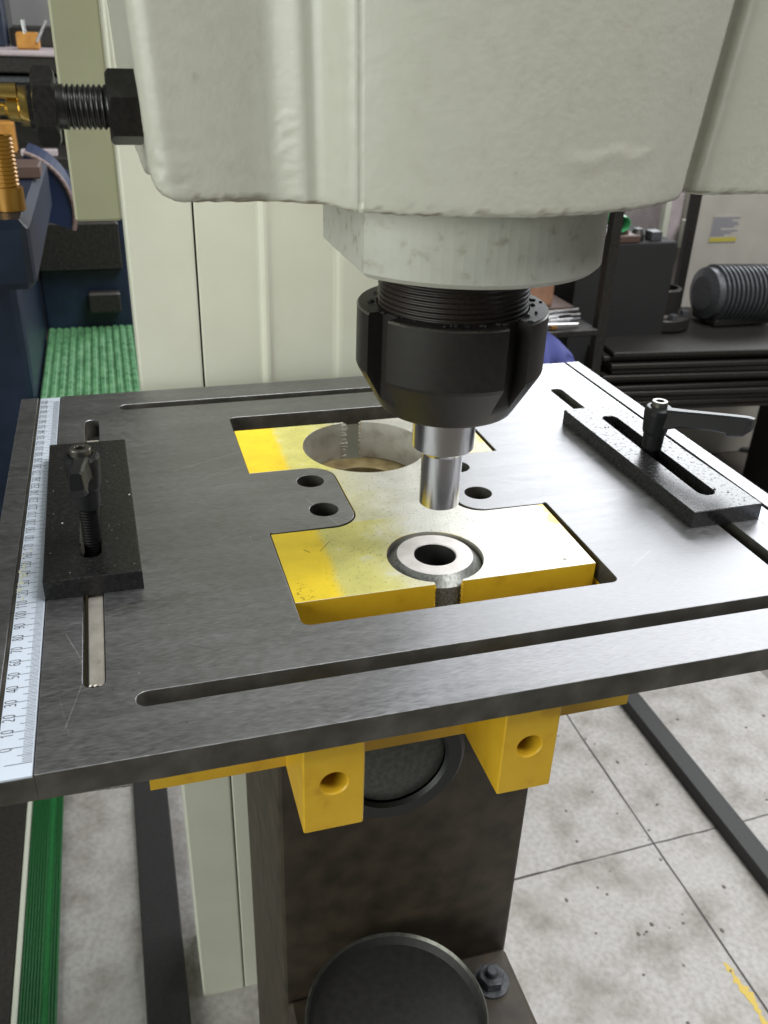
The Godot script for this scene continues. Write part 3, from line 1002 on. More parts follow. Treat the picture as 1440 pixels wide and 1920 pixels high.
# ------------------------------------------------------------------ die holder
func die_holder() -> void:
	var at := Vector3(-1.4, -30.6, 0)
	var o := thing("die_holder", "H shaped steel die holder with worn yellow paint set into the table cutout", "die holder", at)
	rng.seed = 31
	var p := PackedVector2Array()
	var rc := Vector2(-1.6, -69.8)
	var fc := Vector2(-1.8, 90)
	p.append(Vector2(-90.6, -115.6))
	# rear slot, torch cut: ragged edges
	var x0 := -6.2
	var x1 := 7.6
	p.append(Vector2(x0, -115.6))
	var a0 := rad_to_deg(atan2(-sqrt(45.0 * 45.0 - 36.0), x0 - rc.x))
	var a1 := rad_to_deg(atan2(-sqrt(45.0 * 45.0 - 64.0), x1 - rc.x))
	arc2(p, rc, 45.0, a0, a1 - 360.0, 72)
	p.append_array([Vector2(x1, -115.6), Vector2(88.4, -115.6), Vector2(88.4, -41.2)])
	arc2(p, Vector2(50, -24), 17.2, 270, 180, 10)
	arc2(p, Vector2(50, 27.2), 17.2, 180, 90, 10)
	p.append_array([Vector2(88.4, 44.4), Vector2(87.4, 119)])
	p.append_array([Vector2(4.8, 119)])
	var b0 := rad_to_deg(atan2(sqrt(28.4 * 28.4 - 43.0), 4.8 - fc.x))
	var b1 := rad_to_deg(atan2(sqrt(28.4 * 28.4 - 92.0), -11.6 - fc.x))
	arc2(p, fc, 28.4, b0, b1 - 360.0, 64)
	p.append_array([Vector2(-11.6, 119), Vector2(-90.6, 119), Vector2(-90.6, 44.4)])
	arc2(p, Vector2(-51.4, 27.2), 17.4, 90, 0, 10)
	arc2(p, Vector2(-51.4, -24), 17.4, 0, -90, 10)
	p.append(Vector2(-90.6, -41.2))
	p = ccw(p)
	var top := inset(p, 0.15)
	var st := mb()
	cap(st, top, [], -0.4, true, [])
	wall(st, p, -0.55, top, -0.4, true)
	part("top_face", st, M.holder, o)
	# flanks: yellow outside, bare in the bored hole
	var side := mb()
	var bores := [mb(), mb()]
	var nn := p.size()
	for i in nn:
		var j := (i + 1) % nn
		var mid := (p[i] + p[j]) / 2
		var inside := absf(mid.distance_to(rc) - 45.0) < 0.4 or absf(mid.distance_to(fc) - 28.4) < 0.3
		var s: SurfaceTool = side
		if inside:
			s = bores[0] if mid.y < 0 else bores[1]
		if inside:
			s.set_smooth_group(900)
		else:
			s.set_smooth_group(-1)
		quad(s, Vector3(p[j].x, -30.5, p[j].y), Vector3(p[i].x, -30.5, p[i].y), Vector3(p[i].x, -0.55, p[i].y), Vector3(p[j].x, -0.55, p[j].y))
	part("flank", side, M.yellow, o)
	part("bored_wall", bores[0], M.bore, o)
	part("bored_wall", bores[1], M.bore, o)
	# ragged burrs on the torch-cut slots
	st = mb()
	var st2 := mb()
	for i in 60:
		var h := rng.randf_range(-30, -1.2)
		var s := rng.randf()
		blob(st, Vector3(x0 + 0.4 if s < 0.6 else x1 - 0.4, h, -115.0 + rng.randf_range(-0.3, 1.0)), Vector3(rng.randf_range(0.6, 4.2 if s < 0.6 else 1.4), rng.randf_range(0.5, 1.3), 0.8), 6)
	for i in 46:
		var h := rng.randf_range(-28, -1.4)
		var s := rng.randf() < 0.5
		blob(st2, Vector3(-11.6 if s else 4.8, h, 118.9 - rng.randf_range(0, 1.0)), Vector3(rng.randf_range(0.5, 1.0), rng.randf_range(0.6, 1.9), 0.7), 6)
	part("torch_cut_burrs", st, M.bore, o).set_meta("kind", "stuff")
	part("paint_burrs", st2, M.yellow, o).set_meta("kind", "stuff")

# ------------------------------------------------------------------ die, punch, nut
func tooling() -> void:
	var c := Vector3(-1.7, 0, 89.3)
	var o := thing("punch_die", "round polished steel die ring seated in the front of the die holder", "die", Vector3(c.x, -31, c.z))
	var st := mb()
	lathe(st, c, [Vector2(22.3, 0.2), Vector2(12.8, 0.2), Vector2(12.3, -0.4)], 72)
	part("die_face", st, M.die, o)
	st = mb()
	lathe(st, c, [Vector2(28.0, -30.5), Vector2(28.0, -5.2), Vector2(22.3, 0.2)], 72)
	part("die_shoulder", st, M.diebevel, o)
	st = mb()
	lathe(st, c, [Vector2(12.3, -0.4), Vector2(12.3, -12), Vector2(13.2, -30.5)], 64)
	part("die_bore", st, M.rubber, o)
	var a := Vector3(-1.5, 0, 89)
	o = thing("punch", "stepped bright steel punch pointing down from the black nut", "punch", a + Vector3(0, 35, 0))
	st = mb()
	lathe(st, a, [Vector2(0, 35), Vector2(11.0, 35), Vector2(11.3, 35.3), Vector2(11.3, 66.2), Vector2(11.8, 68.4), Vector2(13.0, 69.8), Vector2(16.4, 69.8), Vector2(17.0, 70.4), Vector2(17.0, 98)], 96)
	part("punch_body", st, M.turned, o)
	# the coupling nut with four spanner slots
	o = thing("coupling_nut", "large blackened steel coupling nut with spanner slots holding the punch", "nut", a + Vector3(0, 94, 0))
	var prof := [Vector2(17.2, 99), Vector2(17.2, 94.6), Vector2(17.8, 94), Vector2(33.6, 94), Vector2(35.2, 94.8), Vector2(36.0, 96), Vector2(47.7, 116.2), Vector2(48.5, 118.2), Vector2(48.5, 147.4), Vector2(47.6, 148.6), Vector2(38.8, 148.6), Vector2(38.4, 147)]
	var slots := [22.0, 112.0, 202.0, 292.0]
	var half := 8.6
	var angs := []
	for s in slots:
		for d in [-half - 0.25, -half, half, half + 0.25]:
			angs.append([s + d, 1 if absf(d) < half + 0.1 else 0])
	for i in 180:
		var g := i * 2.0
		var keep := true
		for s in slots:
			if absf(absf(g - s) - half) < 0.9:
				keep = false
		if keep:
			var inslot := 0
			for s in slots:
				if absf(g - s) < half:
					inslot = 1
			angs.append([g, inslot])
	angs.sort_custom(func(p, q): return p[0] < q[0])
	st = mb()
	for k in prof.size() - 1:
		grp(st)
		var sub := 1
		if k == 5:
			sub = 8
		for q in sub:
			for i in angs.size():
				var step: bool = angs[i][1] != angs[(i + 1) % angs.size()][1]
				if step:
					flat(st)
				else:
					st.set_smooth_group(smooth_id)
				var f0 := float(q) / sub
				var f1 := float(q + 1) / sub
				var get := func(f: float, ii: int) -> Vector3:
					var g: Array = angs[ii % angs.size()]
					var t := deg_to_rad(g[0])
					var v: Vector2 = (prof[k] as Vector2).lerp(prof[k + 1], f)
					var r := v.x
					if g[1] == 1:
						r = minf(r, 40.6)
					return a + Vector3(r * sin(t), v.y, r * cos(t))
				quad(st, get.call(f0, i), get.call(f0, i + 1), get.call(f1, i + 1), get.call(f1, i))
	flat(st)
	part("nut_body", st, M.black, o)
	st = mb()
	for i in angs.size():
		var g0: Array = angs[i]
		var g1: Array = angs[(i + 1) % angs.size()]
		if g0[1] == 1 or g1[1] == 1:
			continue
		var t0 := deg_to_rad(g0[0])
		var t1 := deg_to_rad(g1[0])
		var w0 := 0.35 + 0.3 * absf(sin(g0[0] * 0.13)) + 0.15 * sin(g0[0] * 1.7)
		var w1 := 0.35 + 0.3 * absf(sin(g1[0] * 0.13)) + 0.15 * sin(g1[0] * 1.7)
		quad(st, a + Vector3((48.58) * sin(t0), 147.42, 48.58 * cos(t0)), a + Vector3(48.58 * sin(t1), 147.42, 48.58 * cos(t1)), a + Vector3((48.56 - w1) * sin(t1), 147.45 + w1 * 1.3, (48.56 - w1) * cos(t1)), a + Vector3((48.56 - w0) * sin(t0), 147.45 + w0 * 1.3, (48.56 - w0) * cos(t0)))
	part("worn_highlight_rim", st, M.capscrew, o)  # pale metal strip adds the rim highlight along with wear
	st = mb()
	rng.seed = 14
	for i in 40:                                    # dried grease and chips on the rim
		var t := rng.randf_range(0, TAU)
		var r := 40.0 + absf(rng.randfn(0, 2.2))
		blob(st, a + Vector3(minf(r, 46) * sin(t), 148.7, minf(r, 46) * cos(t)), Vector3(rng.randf_range(0.5, 1.9), rng.randf_range(0.3, 0.9), rng.randf_range(0.5, 1.9)), 6)
	part("grease_crumbs", st, M.hole, o).set_meta("kind", "stuff")

# ------------------------------------------------------------------ stop bars with clamping levers
func lever(o: Node3D, foot: Vector3, y0: float, dir: float, tilt := 0.0) -> void:     # foot: centre on the bar; y0: height of the hub's underside; dir: heading of the grip (degrees from +z towards +x)
	var lv: Node3D
	var st := mb()
	lathe(st, foot, [Vector2(6.9, y0), Vector2(7.1, y0 + 0.6), Vector2(7.5, y0 + 11), Vector2(8.0, y0 + 11.4), Vector2(8.6, y0 + 13), Vector2(9.7, y0 + 26.5), Vector2(9.5, y0 + 29.5), Vector2(8.2, y0 + 31), Vector2(6.2, y0 + 31.2), Vector2(6.0, y0 + 29), Vector2(0, y0 + 29)], 48)
	lv = part("lever_hub", st, M.plastic, o)
	# grip: tapered blade, thick at the hub, with a nose hanging at the far end
	st = mb()
	mx = Transform3D(Basis(Vector3.UP, deg_to_rad(dir)) * Basis(Vector3.RIGHT, deg_to_rad(-tilt)), foot + Vector3(0, y0, 0))
	var secs := [[0.0, 5.6, 14.5, 30.8], [8.0, 5.2, 16.5, 31.4], [18.0, 4.6, 21.0, 33.0], [40.0, 4.0, 25.4, 37.0], [50.0, 4.0, 26.0, 38.8], [50.6, 4.1, 24.0, 38.9], [61.0, 4.1, 27.4, 40.6], [65.0, 3.2, 32.0, 40.4]]
	var loops := []
	for s in secs:
		var w: float = s[1]
		var lo: float = s[2]
		var hi: float = s[3]
		var b := minf(1.3, w * 0.3)
		loops.append([Vector3(-w + b, lo, s[0]), Vector3(w - b, lo, s[0]), Vector3(w, lo + b, s[0]), Vector3(w * 0.86, hi - b, s[0]), Vector3(w * 0.86 - b, hi, s[0]), Vector3(-w * 0.86 + b, hi, s[0]), Vector3(-w * 0.86, hi - b, s[0]), Vector3(-w, lo + b, s[0])])
	for k in loops.size() - 1:
		for i in 8:
			var j := (i + 1) % 8
			quad(st, loops[k][j], loops[k][i], loops[k + 1][i], loops[k + 1][j])
	for k in [0, loops.size() - 1]:
		for i in range(1, 7):
			if k == 0:
				tri(st, loops[k][0], loops[k][i + 1], loops[k][i])
			else:
				tri(st, loops[k][0], loops[k][i], loops[k][i + 1])
	part("lever_grip", st, M.plastic, o)
	mx = Transform3D()
	st = mb()
	lathe(st, foot, [Vector2(5.6, y0 + 29), Vector2(5.6, y0 + 34.6), Vector2(5.2, y0 + 35.2), Vector2(3.0, y0 + 35.2), Vector2(2.7, y0 + 34.8), Vector2(2.7, y0 + 32), Vector2(0, y0 + 32)], 36)
	part("cap_screw", st, M.capscrew, o)
	st = mb()
	helix(st, foot, 5.2, 0.3, 1.75, 2.0 - foot.y * 0.0, maxf(y0 + 0.5, 12.5), 32)
	lathe(st, foot, [Vector2(6.4, -12), Vector2(6.4, 1.6), Vector2(5.4, 2.2), Vector2(4.4, 2.2)], 32)
	part("clamp_screw", st, M.screw, o)

func stop_bars() -> void:
	var o := thing("stop_bar", "black steel stop bar beside the measuring tape, its lever unscrewed", "stop bar", Vector3(-193, 0, 0), "stop bars clamped on the table")
	var st := mb()
	mx = Transform3D(Basis(), Vector3.ZERO)
	prism(st, PackedVector2Array([Vector2(-219.4, -90.5), Vector2(-169.4, -90), Vector2(-166.6, 86.8), Vector2(-216.8, 87.2)]), [slot(-198.2, -187.2, -67, 67)], 0.03, 11.4, 0.45, [-192.7])
	part("bar", st, M.barblack, o)
	lever(o, Vector3(-191.6, 0, 48), 33.0, 0.0, 7.0)
	crumbs(o, Vector2(-217, -168), Vector2(-86, 84), 46, true, 5)
	o = thing("stop_bar", "black steel stop bar on the right, lever swung over the table edge", "stop bar", Vector3(190, 0, 0), "stop bars clamped on the table")
	st = mb()
	prism(st, PackedVector2Array([Vector2(163, -77.5), Vector2(211.5, -79.5), Vector2(216.5, 95.3), Vector2(166, 96)]), [slot(184.2, 196.4, -59, 77)], 0.03, 11.4, 0.45, [190.3])
	part("bar", st, M.barblack, o)
	lever(o, Vector3(193.2, 0, 1), 11.45, 34.0)
	crumbs(o, Vector2(166, 212), Vector2(-74, 92), 120, false, 6)

func crumbs(o: Node3D, xr: Vector2, zr: Vector2, count: int, white: bool, sd: int) -> void:
	var st := mb()
	rng.seed = sd
	for i in count:
		var p := Vector2(rng.randf_range(xr.x, xr.y), rng.randf_range(zr.x, zr.y))
		if absf(p.x - (xr.x + xr.y) / 2) < 8:
			continue
		var r := rng.randf_range(0.06, 0.22) if rng.randf() < 0.93 else rng.randf_range(0.4, 0.8)
		blob(st, Vector3(p.x, 11.5, p.y), Vector3(r * rng.randf_range(0.8, 2.0), r * 0.7, r), 5)
	part("metal_crumbs", st, M.whiteedge if white else M.hole, o).set_meta("kind", "stuff")

# ------------------------------------------------------------------ the shop behind, left
func simple(called: String, label: String, category: String, m: Material, b: Array, bev := 3.0, group := "") -> MeshInstance3D:
	org = Vector3((b[0] + b[1]) / 2, b[2], (b[4] + b[5]) / 2)
	var st := mb()
	box(st, b[0], b[1], b[2], b[3], b[4], b[5], bev)
	var o := alone(called, st, m, org)
	tag(o, label, category, group)
	return o

func background_left() -> void:
	# dark navy machine body behind the table's left corner
	var o := thing("navy_machine", "dark navy machine standing behind the left end of the table", "machine", Vector3(-330, -850, -1150))
	var st := mb()
	box(st, -760, -304, -850, 40, -1300, -900, 12)
	box(st, -304, -140, -270, 8, -1450, -1290, 6)
	box(st, -760, -240, 28, 95.6, -899, -440, 8)
	part("machine_body", st, M.navy, o)
	st = mb()
	box(st, -300, -150, -150, -60, -1289, -1270, 4)
	box(st, -220, -160, -230, -190, -1289, -1262, 4)
	part("control_box", st, M.darksteel, o)
	# curved blue guard with a brown rim
	o = thing("blue_guard", "curved dark blue guard with a brownish rim above the navy machine", "machine guard", Vector3(-270, 40, -980))
	st = mb()
	var rim := mb()
	var prev := Vector3.ZERO
	for i in 15:
		var t := lerpf(-18.0, 74.0, i / 14.0)
		var q := Vector3(-292 + 80 * cos(deg_to_rad(t)), 20 + 84 * sin(deg_to_rad(t)), -960)
		if i > 0:
			for zz in [[-1040.0, -920.0]]:
				quad(st, Vector3(q.x, q.y, zz[1]), Vector3(prev.x, prev.y, zz[1]), Vector3(prev.x, prev.y, zz[0]), Vector3(q.x, q.y, zz[0]))
				tri(st, Vector3(-292, 20, zz[1]), Vector3(prev.x, prev.y, zz[1]), Vector3(q.x, q.y, zz[1]))
			hose(rim, [prev + Vector3(0, 0, 42), q + Vector3(0, 0, 42)], 3.4, 8)
		prev = q
	box(st, -372, -292.5, 20, 96, -1040, -920, 2)
	part("guard_shell", st, M.blue, o)
	part("guard_rim", rim, M.rimbrown, o)
	# amber threaded rod near the frame's edge
	o = thing("amber_screw", "amber coloured threaded rod with shining thread left of the press", "threaded rod", Vector3(-252, 96, -500))
	st = mb()
	helix(st, Vector3(-258, 0, -500), 11.5, 1.8, 3.8, 118, 166, 32)
	part("rod_thread", st, M.amber, o)
	st = mb()
	lathe(st, Vector3(-258, 0, -500), [Vector2(14, 96), Vector2(14, 118), Vector2(9, 119)], 32)
	part("rod_shank", st, M.amber, o)
	simple("brown_block", "brown steel block lying under the blue guard", "block", M.brown, [-288, -238, 96.5, 112, -760, -700], 2)
	# benches with stock, about two metres back
	o = thing("workbench", "workbench with a pale dusty top and dark steel frame at upper left", "workbench", Vector3(-420, -850, -2150))
	st = mb()
	box(st, -900, -150, 186, 198, -2500, -1990, 3)
	part("bench_top", st, M.pink, o)
	st = mb()
	box(st, -900, -150, 150, 185.8, -2495, -1996, 3)
	box(st, -890, -160, -850, 149, -2490, -2440, 3)
	part("bench_frame", st, M.darksteel, o)
	for k in 5:
		simple("steel_plate", "steel plate in the rack below the pale bench, sheet number %s from the top" % ["one", "two", "three", "four", "five"][k], "steel plate", [M.midsteel, M.darksteel, M.midsteel, M.darksteel, M.midsteel][k], [-860 + k * 9, -180, 128 - k * 17, 143 - k * 17, -2430, -2010 + k * 6], 2, "plates stacked under the bench")
	simple("plate_stand", "dark stand under the stacked plates at upper left", "stand", M.darksteel, [-850, -190, -850, 59, -2420, -2050], 4)
	simple("orange_vice", "orange block with two bright handles on the pale bench", "vice", M.orange, [-336, -284, 198.2, 236, -2150, -2080], 4)
	org = Vector3(-305, 236, -2110)
	st = mb()
	hose(st, [Vector3(-314, 230, -2085), Vector3(-316, 262, -2085)], 4.5)
	hose(st, [Vector3(-289, 216, -2076), Vector3(-262, 262, -2090)], 3.6)
	var h := alone("bright_handle", st, M.bright, org)
	tag(h, "pair of bright steel handles on the orange block", "handle")
	simple("dark_cabinet", "tall dark navy cabinet in the far upper left corner", "cabinet", M.navy, [-640, -372, 198.2, 520, -2400, -2250], 5)
	simple("leaning_sheet", "grey sheet leaning behind the pale bench", "sheet", M.wall, [-366, -200, 245, 520, -2480, -2440], 3)
	simple("dark_toolbox", "dark toolbox at the back of the pale bench", "toolbox", M.darksteel, [-366, -200, 198.2, 244, -2440, -2330], 4)
	simple("copper_box", "orange brown box on the lower bench left of the brass fitting", "box", M.orange, [-396, -352, -8, 58, -1880, -1820], 3)
	simple("lower_bench", "dark lower bench carrying the orange brown box", "bench", M.darksteel, [-700, -230, -850, -8.5, -2000, -1760], 4)
	org = Vector3(-300, -8, -1790)
	simple("grey_rail", "light grey steel rail on the lower bench", "rail", M.pink, [-340, -262, -8, 6, -1800, -1770], 2)
	# green ribbed sheet behind the table
	o = thing("green_sheet", "green ribbed sheet with stains lying behind the table's left corner", "ribbed sheet", Vector3(-220, -300, -1150))
	st = mb()
	for k in 14:
		var x := -298 + k * 13.0
		prism(st, PackedVector2Array([Vector2(x, -1285), Vector2(x + 8.5, -1285), Vector2(x + 8.5, -800), Vector2(x, -800)]), [], -263, -259 - (k % 3) * 0.5, 1.5)
	part("rib", st, M.greensheet, o).set_meta("kind", "stuff")
	st = mb()
	box(st, -300, -116, -270, -262.5, -1288, -798, 1)
	part("sheet", st, M.greensheet, o)
	simple("sheet_stand", "dark stand carrying the green ribbed sheet", "stand", M.darksteel, [-296, -120, -850, -270.4, -1280, -810], 3)

# ------------------------------------------------------------------ the shop behind, right
func background_right() -> void:
	var o := thing("storage_rack", "dark steel storage rack behind the right end of the table", "rack", Vector3(760, -850, -1150))
	var st: SurfaceTool
	for q in [[786, -1100], [640, -1480], [1240, -1500]]:
		st = mb()
		box(st, q[0], q[0] + 22, -850, 60, q[1] - 22, q[1], 1.5)
		part("post", st, M.darksteel, o)
	for y in [-262.0, -470.0]:
		st = mb()
		box(st, 560, 785, y - 14, y, -1500, -1095, 2)
		part("shelf", st, M.darksteel, o)
	st = mb()
	box(st, 560, 785, -850, -485, -1490, -1130, 2)
	part("rack_back", st, M.hole, o)
	simple("carton", "brown cardboard carton on the rack behind the nut", "carton", M.carton, [600, 722, -236, -178, -1260, -1190], 1.5)
	simple("wooden_board", "dark board under the brown cardboard carton", "board", M.brown, [580, 770, -261.5, -237, -1480, -1180], 1.5)
	rng.seed = 9
	for k in 14:
		org = Vector3(700, -262, -1130)
		st = mb()
		var z := -1180 + k * 6.0
		var a := Vector3(612 + rng.randf_range(-20, 30), -255 + rng.randf_range(0, 9), z)
		hose(st, [a, a + Vector3(rng.randf_range(90, 150), rng.randf_range(-3, 4), rng.randf_range(-26, 26))], rng.randf_range(2.4, 4.2), 8)
		var r := alone("steel_rod", st, M.bright if k % 3 != 1 else M.midsteel, org)
		tag(r, "steel rod in the bundle lying on the rack behind the nut", "steel rod", "rods on the rack")
	for q in [[[628, 648, -261, -246, -1120, -1105], M.brown, "dark red"], [[660, 674, -261, -248, -1118, -1104], M.whiteedge, "pale"], [[682, 696, -261, -252, -1116, -1104], M.orange, "orange"]]:
		simple("rod_offcut", "short %s offcut at the front of the rack shelf" % q[2], "offcut", q[1], q[0], 2)
	rng.seed = 44
	for k in 9:
		org = Vector3(880 + k * 24, -134, -1400)
		st = mb()
		mx = Transform3D(Basis(Vector3.UP, rng.randf_range(-0.6, 0.6)), Vector3(850 + (k % 5) * 46, 0, -1330 - (k / 5) * 90))
		if k % 3 == 0:
			lathe(st, Vector3.ZERO, [Vector2(0, -134.4), Vector2(15, -134.4), Vector2(16, -132), Vector2(16, -132 + rng.randf_range(10, 30)), Vector2(9, -108), Vector2(0, -108)], 20)
		else:
			box(st, -18, rng.randf_range(8, 20), -134.4, rng.randf_range(-124, -106), -14, 16, 1.5)
		mx = Transform3D()
		var ct := alone("steel_offcut", st, [M.darksteel, M.midsteel, M.brown][k % 3], org)
		tag(ct, "machined steel offcut on the dark stand, %s of the scattered row" % ["first", "second", "third", "fourth", "fifth", "sixth", "seventh", "eighth", "ninth"][k], "offcut", "offcuts on the stand")
	# blue cloth hung over a box end
	o = thing("blue_cloth", "crumpled blue cloth seen past the nut above the table corner", "cloth", Vector3(590, -500, -930))
	st = mb()
	grp(st)
	var f := func(i: int, j: int) -> Vector3:
		var u := i / 14.0
		var v := j / 10.0
		return Vector3(520 + 115 * u, -188 - 75 * v - 60 * u * u * (1 - v), -930 + 40 * v + 9 * sin(u * 19.0) * (0.3 + v) + 5 * sin(u * 7 + v * 6))
	for i in 14:
		for j in 10:
			quad(st, f.call(i, j + 1), f.call(i + 1, j + 1), f.call(i + 1, j), f.call(i, j))
	part("cloth_fold", st, M.cloth, o)
	simple("dark_crate", "dark crate under the crumpled blue cloth", "crate", M.darksteel, [515, 640, -850, -252, -1060, -935], 4)
	# green tube
	o = thing("green_tube", "green plastic tube pointing at the viewer right of the collar", "tube", Vector3(940, -100, -1350))
	st = mb()
	mx = Transform3D(Basis(Vector3.RIGHT, PI / 2) , Vector3(936, -92, -1480))
	mx = Transform3D(Basis(Vector3(0.99, 0, 0.1).normalized(), Vector3(0.1, -0.17, 0.98).normalized(), Vector3(0, -0.98, -0.17)), Vector3(912, -60, -1500))
	lathe(st, Vector3.ZERO, [Vector2(18, 0), Vector2(18, 200), Vector2(16, 200), Vector2(16, 60)], 28)
	mx = Transform3D()
	part("tube_wall", st, M.tube, o)
	simple("tube_rest", "brownish steel angle under the green plastic tube", "steel angle", M.brown, [896, 980, -134, -118, -1400, -1300], 2)
	simple("rest_stand", "dark stand carrying the steel angle and green tube", "stand", M.hole, [830, 1080, -850, -134.5, -1520, -1300], 3)
	# pale panel coloured as the lit floor and wall behind, and electrical cabinet
	simple("pale_panel", "pinkish white panel coloured as the lit floor and wall beside the beige cabinet", "sheet", M.litpanel, [880, 1330, -850, -60, -2010, -2000], 2)
	simple("panel_rail", "dark rail across the top of the pinkish white panel", "rail", M.brown, [880, 1340, -88, -76, -1999.5, -1985], 2)
	o = thing("electrical_cabinet", "beige electrical cabinet with a grey printed sticker and yellow stripe", "cabinet", Vector3(1450, -850, -1750))
	st = mb()
	box(st, 1310, 1900, -850, 40, -1980, -1600, 4)
	part("cabinet_body", st, M.beige, o)
	st = mb()
	box(st, 1262, 1309, -850, 40, -1990, -1640, 3)
	part("cabinet_side", st, M.pink, o)
	st = mb()
	box(st, 1255, 1272, -240, -98, -1660, -1639, 2)
	box(st, 1296, 1308, -220, -146, -1620, -1600, 2)
	part("hinge_bracket", st, M.whiteedge, o)
	st = mb()
	box(st, 1378, 1464, -206, -134, -1599.5, -1598.5, 0.2)
	var sticker := part("sticker", st, M.beige, o)
	st = mb()
	for k in 9:
		var y := -140.0 - k * 5.6
		var w := [84, 60, 80, 84, 70, 30, 84, 64, 44][k] as float
		box(st, 1380, 1380 + w - 2, y - 4.2, y, -1598.4, -1598.0, 0.1)
	part("print_lines", st, M.inkgrey, sticker)
	st = mb()
	box(st, 1379, 1463, -204, -193, -1598.4, -1598.0, 0.1)
	part("yellow_stripe", st, M.inkyellow, sticker)
	# pile of dark sheets
	rng.seed = 17
	for k in 11:
		org = Vector3(1150, -850, -1320)
		st = mb()
		var y := -497.0 + k * 13.5
		var dx := rng.randf_range(-18, 18)
		mx = Transform3D(Basis(Vector3.UP, -0.10 + rng.randf_range(-0.02, 0.02)), Vector3(1170, 0, -1330))
		box(st, -268 + dx, 420 + dx, y, y + 10.5, -190, 165 + rng.randf_range(-14, 10), 1.2)
		mx = Transform3D()
		var sh := alone("steel_sheet", st, M.darksteel, org)
		tag(sh, "dark rusty steel sheet in the pile behind the right stop bar, %s from the bottom" % ["first", "second", "third", "fourth", "fifth", "sixth", "seventh", "eighth", "ninth", "tenth", "eleventh"][k], "steel sheet", "piled dark sheets")
	o = thing("pile_trestle", "black trestle legs under the pile of dark steel sheets", "trestle", Vector3(1250, -850, -1360))
	for x in [912, 1545]:
		st = mb()
		box(st, x, x + 34, -850, -512, -1450, -1240, 3)
		part("trestle_leg", st, M.darksteel, o)
	st = mb()
	box(st, 905, 1590, -511.5, -497.5, -1440, -1400, 3)
	box(st, 905, 1590, -511.5, -497.5, -1290, -1250, 3)
	part("trestle_beam", st, M.darksteel, o)
	o = thing("electric_motor", "dark grey finned electric motor lying on the sheet pile", "motor", Vector3(1310, -347, -1370))
	st = mb()
	mx = Transform3D(Basis(Vector3(0, 0, 1), Vector3(1, 0, 0.12).normalized(), Vector3(0, 1, 0)), Vector3(1220, -276, -1370))
	var fins := [Vector2(0, 0), Vector2(40, 0), Vector2(62, 8), Vector2(62, 24)]
	for k in 12:
		fins.append_array([Vector2(60, 26 + k * 12.0), Vector2(69, 27 + k * 12.0), Vector2(69, 31 + k * 12.0), Vector2(60, 32 + k * 12.0)])
	fins.append_array([Vector2(62, 174), Vector2(62, 196), Vector2(30, 206), Vector2(0, 206)])
	lathe(st, Vector3.ZERO, fins, 36)
	part("motor_body", st, M.midsteel, o)
	st = mb()
	lathe(st, Vector3.ZERO, [Vector2(12, 205), Vector2(12, 240), Vector2(0, 240)], 20)
	part("motor_shaft", st, M.bright, o)
	mx = Transform3D()
	st = mb()
	box(st, 1240, 1400, -347.4, -332, -1420, -1320, 2)
	part("motor_foot", st, M.darksteel, o)
	o = thing("pipe_flange", "dark pipe flange with bolt holes lying on the sheet pile", "flange", Vector3(1110, -347, -1370))
	st = mb()
	lathe(st, Vector3(1110, 0, -1370), [Vector2(34, -347), Vector2(74, -347), Vector2(75, -345), Vector2(75, -322), Vector2(73, -320), Vector2(48, -320), Vector2(44, -314), Vector2(44, -258), Vector2(42, -256), Vector2(34, -256), Vector2(34, -347)], 40)
	part("flange_body", st, M.darksteel, o)
	for k in 6:
		st = mb()
		mx = Transform3D(Basis(), Vector3(1110 + 60 * sin(k * TAU / 6), 0, -1370 + 60 * cos(k * TAU / 6)))
		hexnut(st, -320.0, -308.0, 17.0, 3.0, k * 0.4)
		part("flange_bolt", st, M.midsteel, o)
	mx = Transform3D()
	# floor things right of the table
	simple("orange_block", "small orange block on the floor at the right edge of the picture", "block", M.orange, [1740, 1860, -850, -770, -1760, -1660], 5)
	simple("green_scrap", "small green scrap on the floor beside the right stop bar", "scrap", M.greensheet, [1545, 1585, -850, -838, -1730, -1690], 3)
	simple("white_stub", "short white stub on the floor near the table's right edge", "stub", M.whiteedge, [1400, 1450, -850, -842, -1440, -1425], 3)
	org = Vector3(1650, -850, -1650)
	st = mb()
	hose(st, curve([Vector3(1480, -843, -1520), Vector3(1560, -843, -1640), Vector3(1660, -843, -1720), Vector3(1760, -843, -1800), Vector3(1800, -820, -1960), Vector3(1740, -760, -2100)]), 8)
	hose(st, curve([Vector3(1600, -700, -1900), Vector3(1640, -840, -1800), Vector3(1620, -843, -1640), Vector3(1740, -843, -1560), Vector3(1900, -843, -1560)]), 8)
	var cab := alone("cable", st, M.rubber, org)
	tag(cab, "black cables looping over the floor under the right lever", "cable")

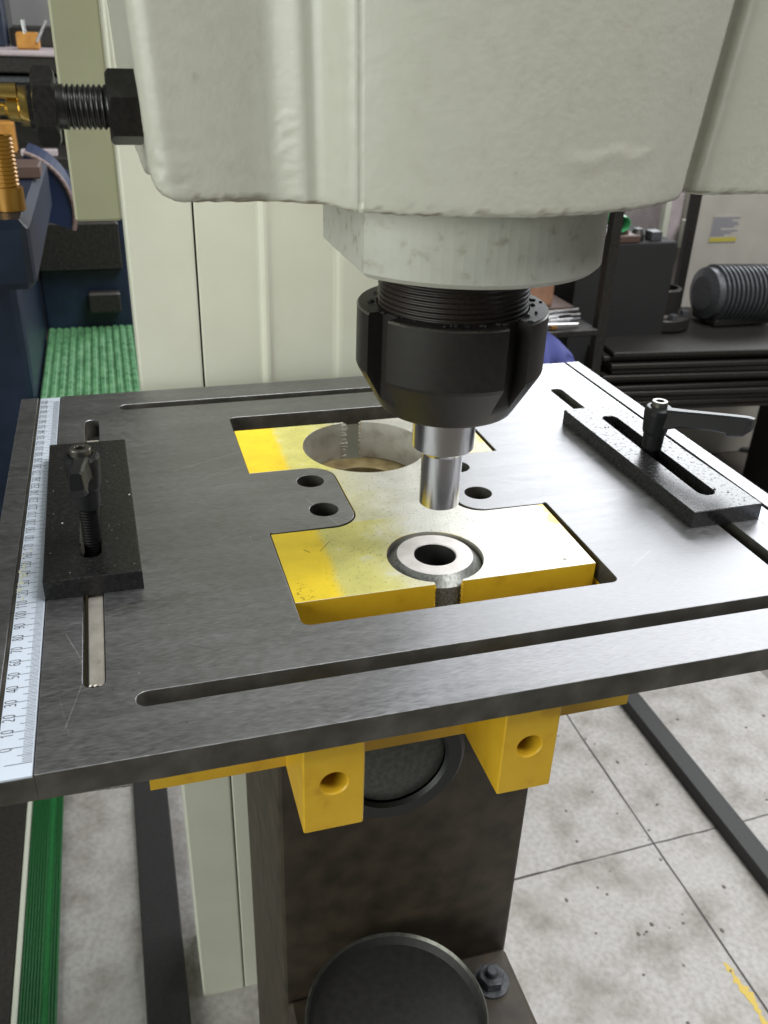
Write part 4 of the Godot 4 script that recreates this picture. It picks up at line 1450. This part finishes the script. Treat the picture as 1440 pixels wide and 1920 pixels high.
# ------------------------------------------------------------------ the floor in front
func floor_things() -> void:
	var o := thing("ribbed_mat", "narrow dark green ribbed floor mat with a white edge at lower left", "mat", Vector3(-360, -842, -500))
	var st := mb()
	box(st, -380.5, -334, -841.9, -838, -1200, 600, 0.4)
	part("mat_base", st, M.greenmat, o)
	st = mb()
	for k in 12:
		if k == 7 or k == 8:
			continue
		var x := -379.5 + k * 3.85
		prism(st, rrect(x, x + 2.2, -1199, 599, 0.3, 1), [], -837.95, -835.4, 0.8)
	part("rib", st, M.greenmat, o).set_meta("kind", "stuff")
	st = mb()
	box(st, -388, -381, -841.9, -834.5, -1200, 600, 1)
	part("white_edge", st, M.whiteedge, o)
	simple("dark_plate", "dark oily floor plate beside the white edge of the mat", "floor plate", M.darkfloor, [-1500, -390, -849.9, -838, -1400, 700], 2)
	simple("floor_rail", "black rail on the concrete left of the pedestal", "rail", M.rubber, [-225, -172, -841.9, -828, -1150, 640], 2, "black rails on the floor")
	o = null
	simple("floor_rail", "black rail on the bright concrete right of the pedestal", "rail", M.rubber, [668, 704, -841.9, -818, -1150, 640], 2, "black rails on the floor")
	var d := thing("steel_tub", "round steel tub with bright rim standing on the pedestal foot", "tub", Vector3(-20, -420, 139))
	st = mb()
	lathe(st, Vector3(-26, 0, 141), [Vector2(66, -419.8), Vector2(66, -352), Vector2(64.5, -349.5), Vector2(63, -352)], 56)
	part("tub_wall", st, M.drum, d)
	st = mb()
	lathe(st, Vector3(-26, 0, 141), [Vector2(63, -352), Vector2(60, -358), Vector2(0, -358)], 56)
	part("tub_floor", st, M.rubber, d)
	org = Vector3(540, -842, -40)
	st = mb()
	rng.seed = 19
	for q in [[Vector2(300, -300), Vector2(990, -316)], [Vector2(560, -1240), Vector2(548, 690)], [Vector2(-330, -640), Vector2(-228, -634)]]:
		var jp := PackedVector2Array()
		var a: Vector2 = q[0]
		var b: Vector2 = q[1]
		var side := (b - a).orthogonal().normalized()
		for i in 41:
			jp.append(a.lerp(b, i / 40.0) + side * (1.3 + rng.randf_range(-0.7, 1.0)))
		for i in 41:
			jp.append(b.lerp(a, i / 40.0) - side * (1.3 + rng.randf_range(-0.7, 1.0)))
		var js := mb()
		org = Vector3(a.x, -842, a.y)
		prism(js, jp, [], -841.95, -841.75, 0.0)
		alone("floor_joint", js, M.darkfloor, org, "structure")
	org = Vector3(540, -842, -40)
	var pm := PackedVector2Array()
	for i in 26:
		pm.append(Vector2(536 + 2.0 * sin(i * 0.5) + rng.randfn(0, 1.4), -100 + i * 4.0))
	for i in 26:
		pm.append(Vector2(545 - 3.0 * sin(i * 0.35) + rng.randfn(0, 1.8), 0 - i * 4.0))
	prism(st, pm, [], -841.9, -841.6, 0.0)
	var y := alone("yellow_paint_mark", st, M.paintmark, org)
	tag(y, "worn yellow paint mark on the bright concrete at lower right", "paint mark")
	org = Vector3(600, -842, -600)
	st = mb()
	for i in 160:
		var q := Vector3(rng.randf_range(280, 960), -841.8, rng.randf_range(-1000, 200))
		var r := rng.randf_range(0.8, 3.5)
		blob(st, q, Vector3(r, r * 0.6, r * rng.randf_range(0.6, 1.4)), 5)
	var g := alone("floor_grit", st, M.ground, org, "stuff")
	tag(g, "metal grit scattered over the concrete floor", "grit")
